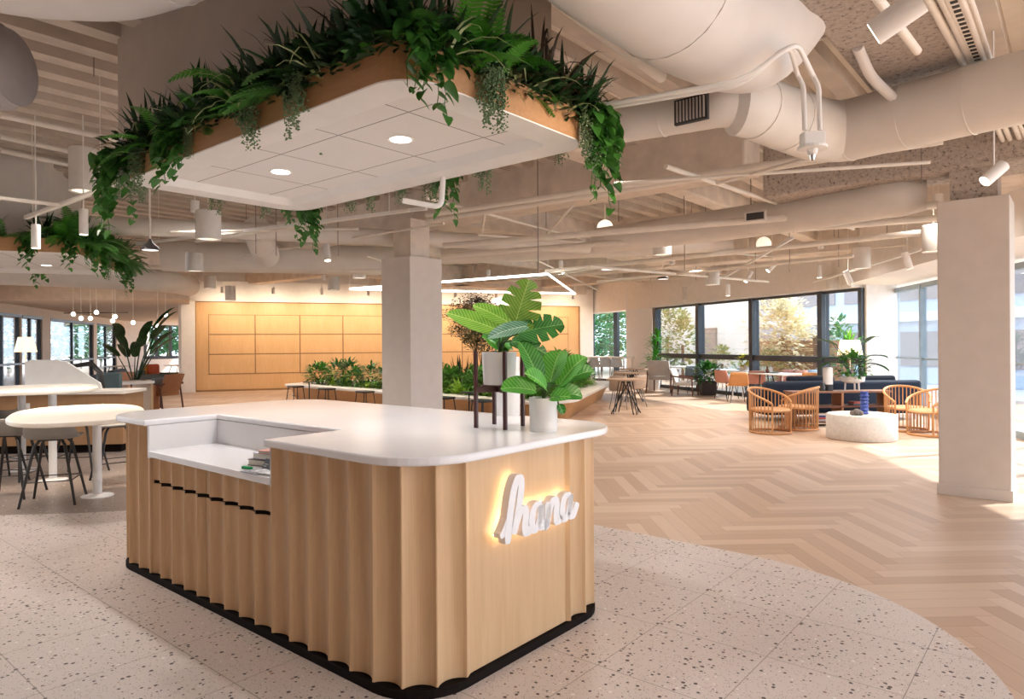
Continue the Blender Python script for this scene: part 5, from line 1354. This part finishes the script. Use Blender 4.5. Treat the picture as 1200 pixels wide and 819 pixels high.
pipes([(280, 300, 520, 262, 'thin cream pipe slanting up towards the planter corner'), (560, 275, 900, 300, 'thin cream pipe sloping down to the window bulkhead'), (720, 215, 1090, 190, 'thin pipe below the main duct'), (840, 215, 950, 185, 'short pipe stub near the junction box'), (600, 330, 760, 305, 'thin pipe above the led outline lamp'), (900, 300, 1090, 285, 'thin pipe above the navy sofa')], 3.25, .018)
pipes([(0, 160, 140, 190, 'lower grey pipe crossing the ribs at the left'), (0, 135, 140, 165, 'upper grey pipe crossing the ribs at the left'), (0, 176, 140, 206, 'third grey pipe crossing the ribs at the left')], 3.9, .03)
pipes([(430, 300, 560, 345, 'thin cream pipe behind the middle column'), (620, 300, 700, 340, 'thin brace pipe near the right end of the panelling')], 3.3, .02)
# bundle of conduits on the right, and tray
CB = 'parallel conduits at the upper right'
for k, (x0, x1, r_) in enumerate(((1088, 1142, .022), (1104, 1151, .022), (1128, 1163, .024), (1138, 1170, .016))):
    pipe('conduit', [W(x0-26, -50, 3.5), W(x0, 0, 3.5), W(x1, 98, 3.5), W(x1+25, 145, 3.5), W(x1+45, 195, 3.5), W(x1+60, 230, 3.5)], r_, 'painted conduit in the upper right bundle, number %s from left' % ('one', 'two', 'three', 'four')[k], 'conduit', grp=CB)
p0, p1 = W(1117, 0, 3.48), W(1157, 98, 3.48); d_ = p1-p0
ct_ = T('cable_ladder', 'narrow slotted cable tray among the upper right conduits', 'cable tray', p0, math.atan2(d_.y, d_.x)); mb = MB(); mb.box(-.6, d_.length+1.2, -.035, .035, 0, .02); mb.build('tray', pipep, ct_)
mb = MB(); k = -.55
while k < d_.length+1.1: mb.box(k, k+.035, -.018, .018, -.003, .004); k += .07
mb.build('slots', black, ct_)
# bent conduits dropping to a sprinkler box
zz = 2.95; a1 = W(872, 97, zz); a2 = W(925, 88, zz)
bxp = W(952, 172, 2.72)
for k, (dx, lab) in enumerate(((0, 'left'), (.09, 'right'))):
    e0 = bxp+Vector((dx-.045, 0, .10)); pts = [W(700, 128-4*k, 3.0), W(872, 99-5*k, 3.0), W(925+8*k, 90-3*k, 3.0), e0+Vector((-.04, .0, .33)), e0+Vector((-.005, 0, .26)), e0]
    pts[2].z = e0.z+.36; pipe('bent_conduit', pts, .014, 'white conduit bending down to the junction box, %s of the two' % lab, 'conduit', white, 10, grp='bent conduits')
jb = T('junction_box', 'white junction box with sprinkler head below the big duct', 'junction box', bxp); mb = MB(); mb.box(-.065, .065, -.04, .04, 0, .085); mb.build('box', white, jb, bev=.01)
mb = MB(); mb.lathe([(.085, -.015), (.085, .0), (.001, .0)], 20); mb.lathe([(.025, -.05), (.03, -.015)], 14); mb.build('plate', white, jb); mb = MB(); mb.lathe([(.012, -.08), (.02, -.05)], 12); mb.build('sprinkler_head', M('chrome', (.7, .7, .7), .15, 1), jb)
pipe('drop_pipe', [D(472, 235, 4.9), D(517, 243, 4.9), D(519, 215, 4.9), D(519, 190, 4.9)], .02, 'white bent pipe dropping from below the planter back edge', 'pipe', white)

# suspended things
def rod(root, z1, r=.006): mb = MB(); mb.tube([(0, 0, 0), (0, 0, z1)], r, 6); mb.build('rod', pipep, root)
def cyl_pendant(px, pyt, pyb, w_, lab, lit=True, dia=.30):
    d_ = F*dia/w_; top = D(px, pyt, d_); bot = D(px, pyb, d_); h = top.z-bot.z
    r_ = T('cylinder_pendant', lab, 'pendant lamp', (top.x, top.y, bot.z), 0, 'white cylinder pendants')
    mb = MB(); mb.lathe([(dia/2-.03, .012), (dia/2-.004, 0), (dia/2, .01), (dia/2, h-.01), (dia/2-.012, h), (.001, h)], 28); mb.build('drum', M('pendant_white', (.70, .68, .66), .5), r_, smooth=True)
    mb = MB(); mb.lathe([(.001, .03), (dia/2-.03, .03), (dia/2-.03, .012)], 24); mb.build('diffuser', EM('pendant_diff', (1, .85, .68), .8), r_)
    mb = MB(); mb.tube([(0, 0, h), (0, 0, 4.15-bot.z)], .005, 6); mb.build('suspension', pipep, r_)
    if lit: spot((top.x, top.y, bot.z-.02), 100, 140, (1, .91, .82), (top.x, top.y, 0), .9, .12)
for a_ in ((244, 247, 281, 28, 'large white cylinder pendant just below the planter left side'), (98, 174, 225, 31, 'large white cylinder pendant left of the planter corner'), (228, 296, 318, 20, 'white cylinder pendant below and left of the largest one'), (246, 323, 338, 13, 'small white cylinder pendant before the panelled wall, left end'), (776, 271, 299, 21, 'white cylinder pendant right of the white ball lamp'), (1094, 264, 295, 25, 'white cylinder pendant touching the right column edge'), (1009, 290, 315, 20, 'white cylinder pendant above the navy sofa'), (835, 314, 334, 16, 'white cylinder pendant above the window tables, left'), (976, 322, 339, 15, 'white cylinder pendant above the window corner'), (391, 324, 340, 13, 'small cylinder pendant before the panelled wall, right end'), (421, 308, 326, 15, 'cylinder pendant immediately left of the middle column'), (270, 335, 352, 12, 'smallest cylinder pendant above left end of the panelling'), (805, 336, 352, 11, 'small far cylinder pendant before the window bulkhead'), (841, 218, 240, 17, 'cylinder pendant under the ribs right of the trailing plants')):
    cyl_pendant(*a_)
def spot_lamp(px, py, d_, lab, tilt=(0, 0, -1), L=.22, r=.045, power=60, track=None, z_up=None, target=None):
    p = D(px, py, d_); r_ = T('track_spotlight', lab, 'spotlight', p, 0, 'white track spotlights'); t_ = Vector(tilt).normalized()
    mb = MB(); mb.tube([Vector((0, 0, 0))-t_*L/2, t_*L/2], r, 20); mb.build('lamp_body', white, r_, smooth=True)
    mb = MB(); mb.tube([t_*(L/2-.004), t_*(L/2+.002)], r*.85, 18); mb.build('lens', EM('spot_lens', (1, .85, .65), 9), r_)
    mb = MB(); mb.tube([Vector((0, 0, .0)), Vector((0, 0, 4.1-p.z))], .007, 6); mb.build('stem', white, r_)
    if power: spot(p+t_*(L/2+.03), power, 70, (1, .78, .55), p+t_*3, .7, .04)
    return p
spot_lamp(1051, 20, 2.9, 'large white cylinder spotlight near the top right corner', (-.72, .58, -.46), .20, .056, 60)
spot_lamp(1165, 203, 5.5, 'white spotlight beside the conduits above right column', (-.7, 0, -.6), .2, .05, 30)
spot_lamp(42, 277, 7.5, 'white track spotlight before the second planter, left one', L=.26, r=.045)
spot_lamp(98, 260, 7.5, 'white track spotlight before the second planter, right one', L=.28, r=.045)
spot_lamp(383, 296, 12, 'white track spotlight left of the middle column', (.15, -.2, -.9), .3, .06)
for px, py, d_, lab, tl in ((804, 292, 14, 'lit spotlight in the middle right ceiling', (.1, -.3, -.9)), (877, 324, 16, 'track spotlight above the window tables, left', (-.5, -.1, -.8)), (905, 312, 15, 'track spotlight above the window tables, tilted right', (-.6, 0, -.6)), (853, 340, 17, 'small track spotlight hanging lowest above the window tables', (0, 0, -1)), (994, 325, 13.5, 'track spotlight above the sofa', (.4, 0, -.9)), (1063, 305, 11, 'track spotlight left of the right column', (.3, 0, -.9)), (960, 318, 15, 'track spotlight pointing down before the window corner', (0, 0, -1))):
    spot_lamp(px, py, d_, lab, tl, .28, .055, 80)
def track(p, q_, lab): 
    p, q_ = Vector(p), Vector(q_); d_ = q_-p; r_ = T('light_track', lab, 'light track', p, math.atan2(d_.y, d_.x), 'light tracks'); ln = math.hypot(d_.x, d_.y); el = math.atan2(d_.z, ln); mb = MB(); mb.box(0, ln, -.017, .017, -.02, .02)
    mb.build('rail', white, r_)
    for s_ in (.1, .9): mb = MB(); mb.tube([(ln*s_, 0, .02), (ln*s_, 0, 4.15-p.z)], .004, 6); mb.build('suspension', pipep, r_)
track(W(30, 255, 3.02), W(130, 218, 3.02), 'short track before the second planter')
track(W(160, 286, 3.2), W(500, 244, 3.2), 'long light track slanting from left lounge towards the planter')
track(W(840, 330, 3.1), W(930, 278, 3.1), 'light track above the window tables')
track(W(940, 335, 3.0), W(1080, 292, 3.0), 'light track above the navy sofa')
# dome pendants
def dome(px, py, d_, lab, r0=.11):
    p = D(px, py, d_); r_ = T('dome_pendant', lab, 'pendant lamp', p, 0, 'small dome pendants'); mb = MB(); mb.lathe([(r0, 0), (r0*.9, .04), (r0*.35, .09), (.012, .14)], 24); mb.build('dome', M('dome_dark', (.05, .045, .045), .4) if lab.startswith('dark') else white, r_, smooth=True)
    mb = MB(); mb.tube([(0, 0, .12), (0, 0, 4.15-p.z)], .012, 8); mb.build('rod', pipep, r_); mb = MB(); mb.lathe([(.001, -.006), (r0*.85, -.002)], 20); mb.build('lens', EM('dome_lens', (1, .95, .9), 1.2), r_)
dome(176, 293, 8.5, 'dark rimmed dome pendant on white rod below the planter')
dome(712, 316, 14, 'white dome pendant right of the led outline lamp', .15); dome(777, 327, 16, 'dark small dome pendant before the window corner', .14)
def ball_lamp(px, py, d_, r0, lab, cat='pendant lamp', em=1.2):
    p = D(px, py, d_); r_ = T('globe_lamp', lab, cat, p, 0, 'globe lamps'); mb = MB(); mb.ball((0, 0, 0), r0, 18); mb.build('globe', EM('globe%d' % int(em*10), (1, .86, .68), em), r_, smooth=True)
    mb = MB(); mb.tube([(0, 0, r0*.9), (0, 0, 4.15-p.z)], .008, 6); mb.build('rod', pipep, r_)
ball_lamp(709, 267, 11, .13, 'white globe lamp below the hanging vines'); ball_lamp(895, 286, 14, .15, 'white globe lamp in the middle right ceiling', em=.8)
# globe chandelier cluster in the left lounge
GL = [(86, 368), (95, 373), (106, 373), (113, 366), (135, 371), (132, 376), (156, 378), (194, 369), (185, 382)]
for k, (px, py) in enumerate(GL):
    ball_lamp(px, py, 20, .06, 'small glowing globe in the left lounge chandelier group', 'pendant lamp', 9.0)
pipe('chandelier_arm', [D(75, 367, 20), D(150, 366, 20)], .012, 'thin black chandelier bar in the left lounge', 'lamp arm', black); 
# led outline lamp
LP_ = [W(410, 338.6, 2.9), W(642, 321, 2.9), W(674, 344, 2.9)]
ll = T('led_outline_lamp', 'large triangular outline of white led light bars above the planter bench', 'pendant lamp', (0, 0, 0))
ledm = EM('led_bar', (1, .93, .84), 6)
for k in range(3):
    p, q_ = LP_[k], LP_[(k+1) % 3]; mb = MB(); mb.tube([p, q_], .024, 4); mb.build('light_bar', ledm, ll)
for k in range(3):
    mb = MB(); mb.tube([LP_[k], LP_[k]+Vector((0, 0, .58))], .005, 6); mb.build('suspension', pipep, ll)
# wall washers above the panelling
pa = math.atan2(4.8, 13.5); pdv = Vector((math.cos(pa), math.sin(pa), 0)); pn = Vector((math.sin(pa), -math.cos(pa), 0))
for k in range(9):
    p = PW+pdv*(.9+1.55*k)+pn*1.25+Vector((0, 0, 3.35)); r_ = T('wall_washer', 'small white spotlight washing the maple panelled wall', 'spotlight', p, 0, 'wall washers above the panelling')
    mb = MB(); mb.tube([(0, 0, .1), (0, 0, -.1)], .05, 14); mb.build('lamp_body', white, r_, smooth=True); mb = MB(); mb.tube([(0, 0, .1), (0, 0, .85)], .01, 6); mb.build('stem', white, r_)
    spot(p+Vector((0, 0, -.13)), 88, 150, (1, .80, .56), p-pn*1.25+Vector((0, 0, -1.3)), 1.0, .2)
# sprinklers / hanger rods
k = 0
rods = [(rnd(180, 1090), rnd(235, 330), rnd(9, 19)) for _ in range(46)]
for px, py, d_ in rods + list(((57, 60, 6), (110, 90, 6), (945, 60, 5), (880, 240, 9), (725, 260, 10), (990, 210, 8), (590, 250, 11), (560, 262, 12), (1080, 215, 7), (640, 270, 13), (300, 280, 11), (850, 270, 12))):
    p = D(px, py, d_); r_ = MB(); r_.tube([(0, 0, 0), (0, 0, 4.15-p.z)], .006, 6); o = r_.build('hanger_rod', M('rod_steel', (.25, .21, .19), .5)); o.location = p; tag(o, 'thin threaded hanger rod under the open ceiling', 'rod', 'ceiling hanger rods')
pipe('flexible_cable', [W(868, 0, 3.6), W(880, 25, 3.6), W(905, 45, 3.55), W(935, 50, 3.55), W(965, 45, 3.6), W(975, 35, 3.65)], .012, 'curved cable loop beside the huge duct', 'cable')
pipe('flexible_cable', [W(1005, 55, 3.5), W(1020, 90, 3.4), W(1050, 118, 3.3)], .035, 'white flexible hose beside the sprayed beam', 'hose', ductp2)
mb = MB(); p = W(940, 20, 3.55); mb.box(-.3, .3, -.3, .3, 0, .5); o = mb.build('duct_box', ductp2, bev=.01); o.location = p; o.rotation_euler = (0, 0, GA); tag(o, 'square sheet metal box beside the huge duct elbow', 'duct box')
# emergency camera / exit-like device near far windows left out

# general downlights added in the open ceiling to light desk, floor and lounge
DG = 'added ceiling downlights'
for (a_, b_) in ((-1.5, 3.2), (-6.6, 1.2), (-8.3, .9), (-7.6, -1.2), (.8, 1.2), (-9.5, 4.5), (-4.0, 6.2), (-1.5, 11), (-5, 10.5), (-9, 11), (-13, 9), (-12.5, 14), (-17, 14), (-17, 20), (-4, 14.5), (-2, 17.5), (-22, 20), (-7.5, 15)):
    p = AB(a_, b_, 3.42); r_ = T('added_downlight', 'small white can downlight added among the ceiling ducts for light', 'downlight', p, 0, DG)
    mb = MB(); mb.lathe([(.05, 0), (.06, .01), (.06, .16), (.001, .16)], 16); mb.build('can', white, r_, smooth=True); mb = MB(); mb.tube([(0, 0, .16), (0, 0, .75)], .006, 6); mb.build('rod', pipep, r_)
    spot(p+Vector((0, 0, -.03)), 120, 150, (1, .90, .80), p-Vector((0, 0, 2)), 1.0, .25)

for c_ in ((-3.6, 17.6, 3.4), (-.6, 15.2, 3.4), (1.2, 16.6, 3.4), (-5.4, 19.6, 3.4)):  # extra downlights added to brighten the dim bench planting
    p = Vector(c_); r_ = T('added_downlight', 'small white can downlight added above the planter bench for light', 'downlight', p, 0, 'can downlights added above the planter bench')
    mb = MB(); mb.lathe([(.05, 0), (.06, .01), (.06, .16), (.001, .16)], 16); mb.build('can', white, r_, smooth=True); mb = MB(); mb.tube([(0, 0, .16), (0, 0, .75)], .006, 6); mb.build('rod', pipep, r_)
    spot(p+Vector((0, 0, -.03)), 130, 80, (1, .9, .78), p-Vector((0, 0, 2)), .8, .1)
# ================================================================== OUTDOOR PLANTING
def shrub(loc, r_, h, mat, lab, n=500, leaf=.25, grp='shrubs outside the windows'):
    o = T('outdoor_shrub', lab, 'shrub', loc, 0, grp); mb = bush(n, r_, h/2, leaf, h*.5); mb.build('foliage', mat, o); mb = MB(); mb.tube([(0, 0, -.06), (0, 0, h*.5)], .06, 6); mb.build('stem', bark, o)
tan_l = LEAF('leaf_tan', (.70, .62, .40), (.85, .78, .56), .6); olive = LEAF('leaf_olive', (.14, .22, .07), (.30, .38, .16)); gout = LEAF('leaf_outdoor', (.05, .20, .07), (.14, .34, .16))
shrub(dP(915, 22.5), 1.2, 3.3, tan_l, 'big pale tan bush outside the third window pane', 1500, .2)
shrub(dP(930, 22.0), .9, 2.6, tan_l, 'pale tan bush right of the big one outside third pane', 700, .2)
shrub(dP(903, 21.5), .7, 1.3, olive, 'low olive bush at the foot of the tan bushes', 400, .16)
shrub(dP(800, 28), 1.0, 2.9, olive, 'olive shrub before the concrete wall outside first pane', 600, .25)
shrub(dP(782, 29), .9, 3.6, olive, 'tall olive shrub at the left of the first pane', 600, .22)
shrub(dP(846, 27), .6, 1.4, olive, 'low shrub before the door outside second pane', 300, .2)
shrub(dP(983, 21), .6, 2.3, gout, 'green shrub outside the narrow right pane', 400, .2)
for k, px in enumerate((690, 705, 722, 738, 715)): shrub(dP(px, 35+k*2.2), 1.3, 3.4+k*.4, (gout, olive)[k % 2], 'leafy shrub beyond the farthest window bar, %s' % ('leftmost', 'second', 'middle', 'rightmost', 'rearmost')[k], 700, .35)
for k, px in enumerate((160, 180, 196, 214, 232, 250)): shrub(dP(px, 50+(k % 2)*5), 2.3, 5.5, gout, 'blue green hedge tree beyond the far garden window', 900, .5, 'hedge trees beyond the garden window')
for k, (px, dd) in enumerate(((-15, 34), (10, 36), (40, 38), (70, 44), (95, 48), (118, 52))): shrub(dP(px, dd), 2.4, 4.2, gout, 'green tree outside the left lounge windows', 700, .45, 'trees outside the left windows')
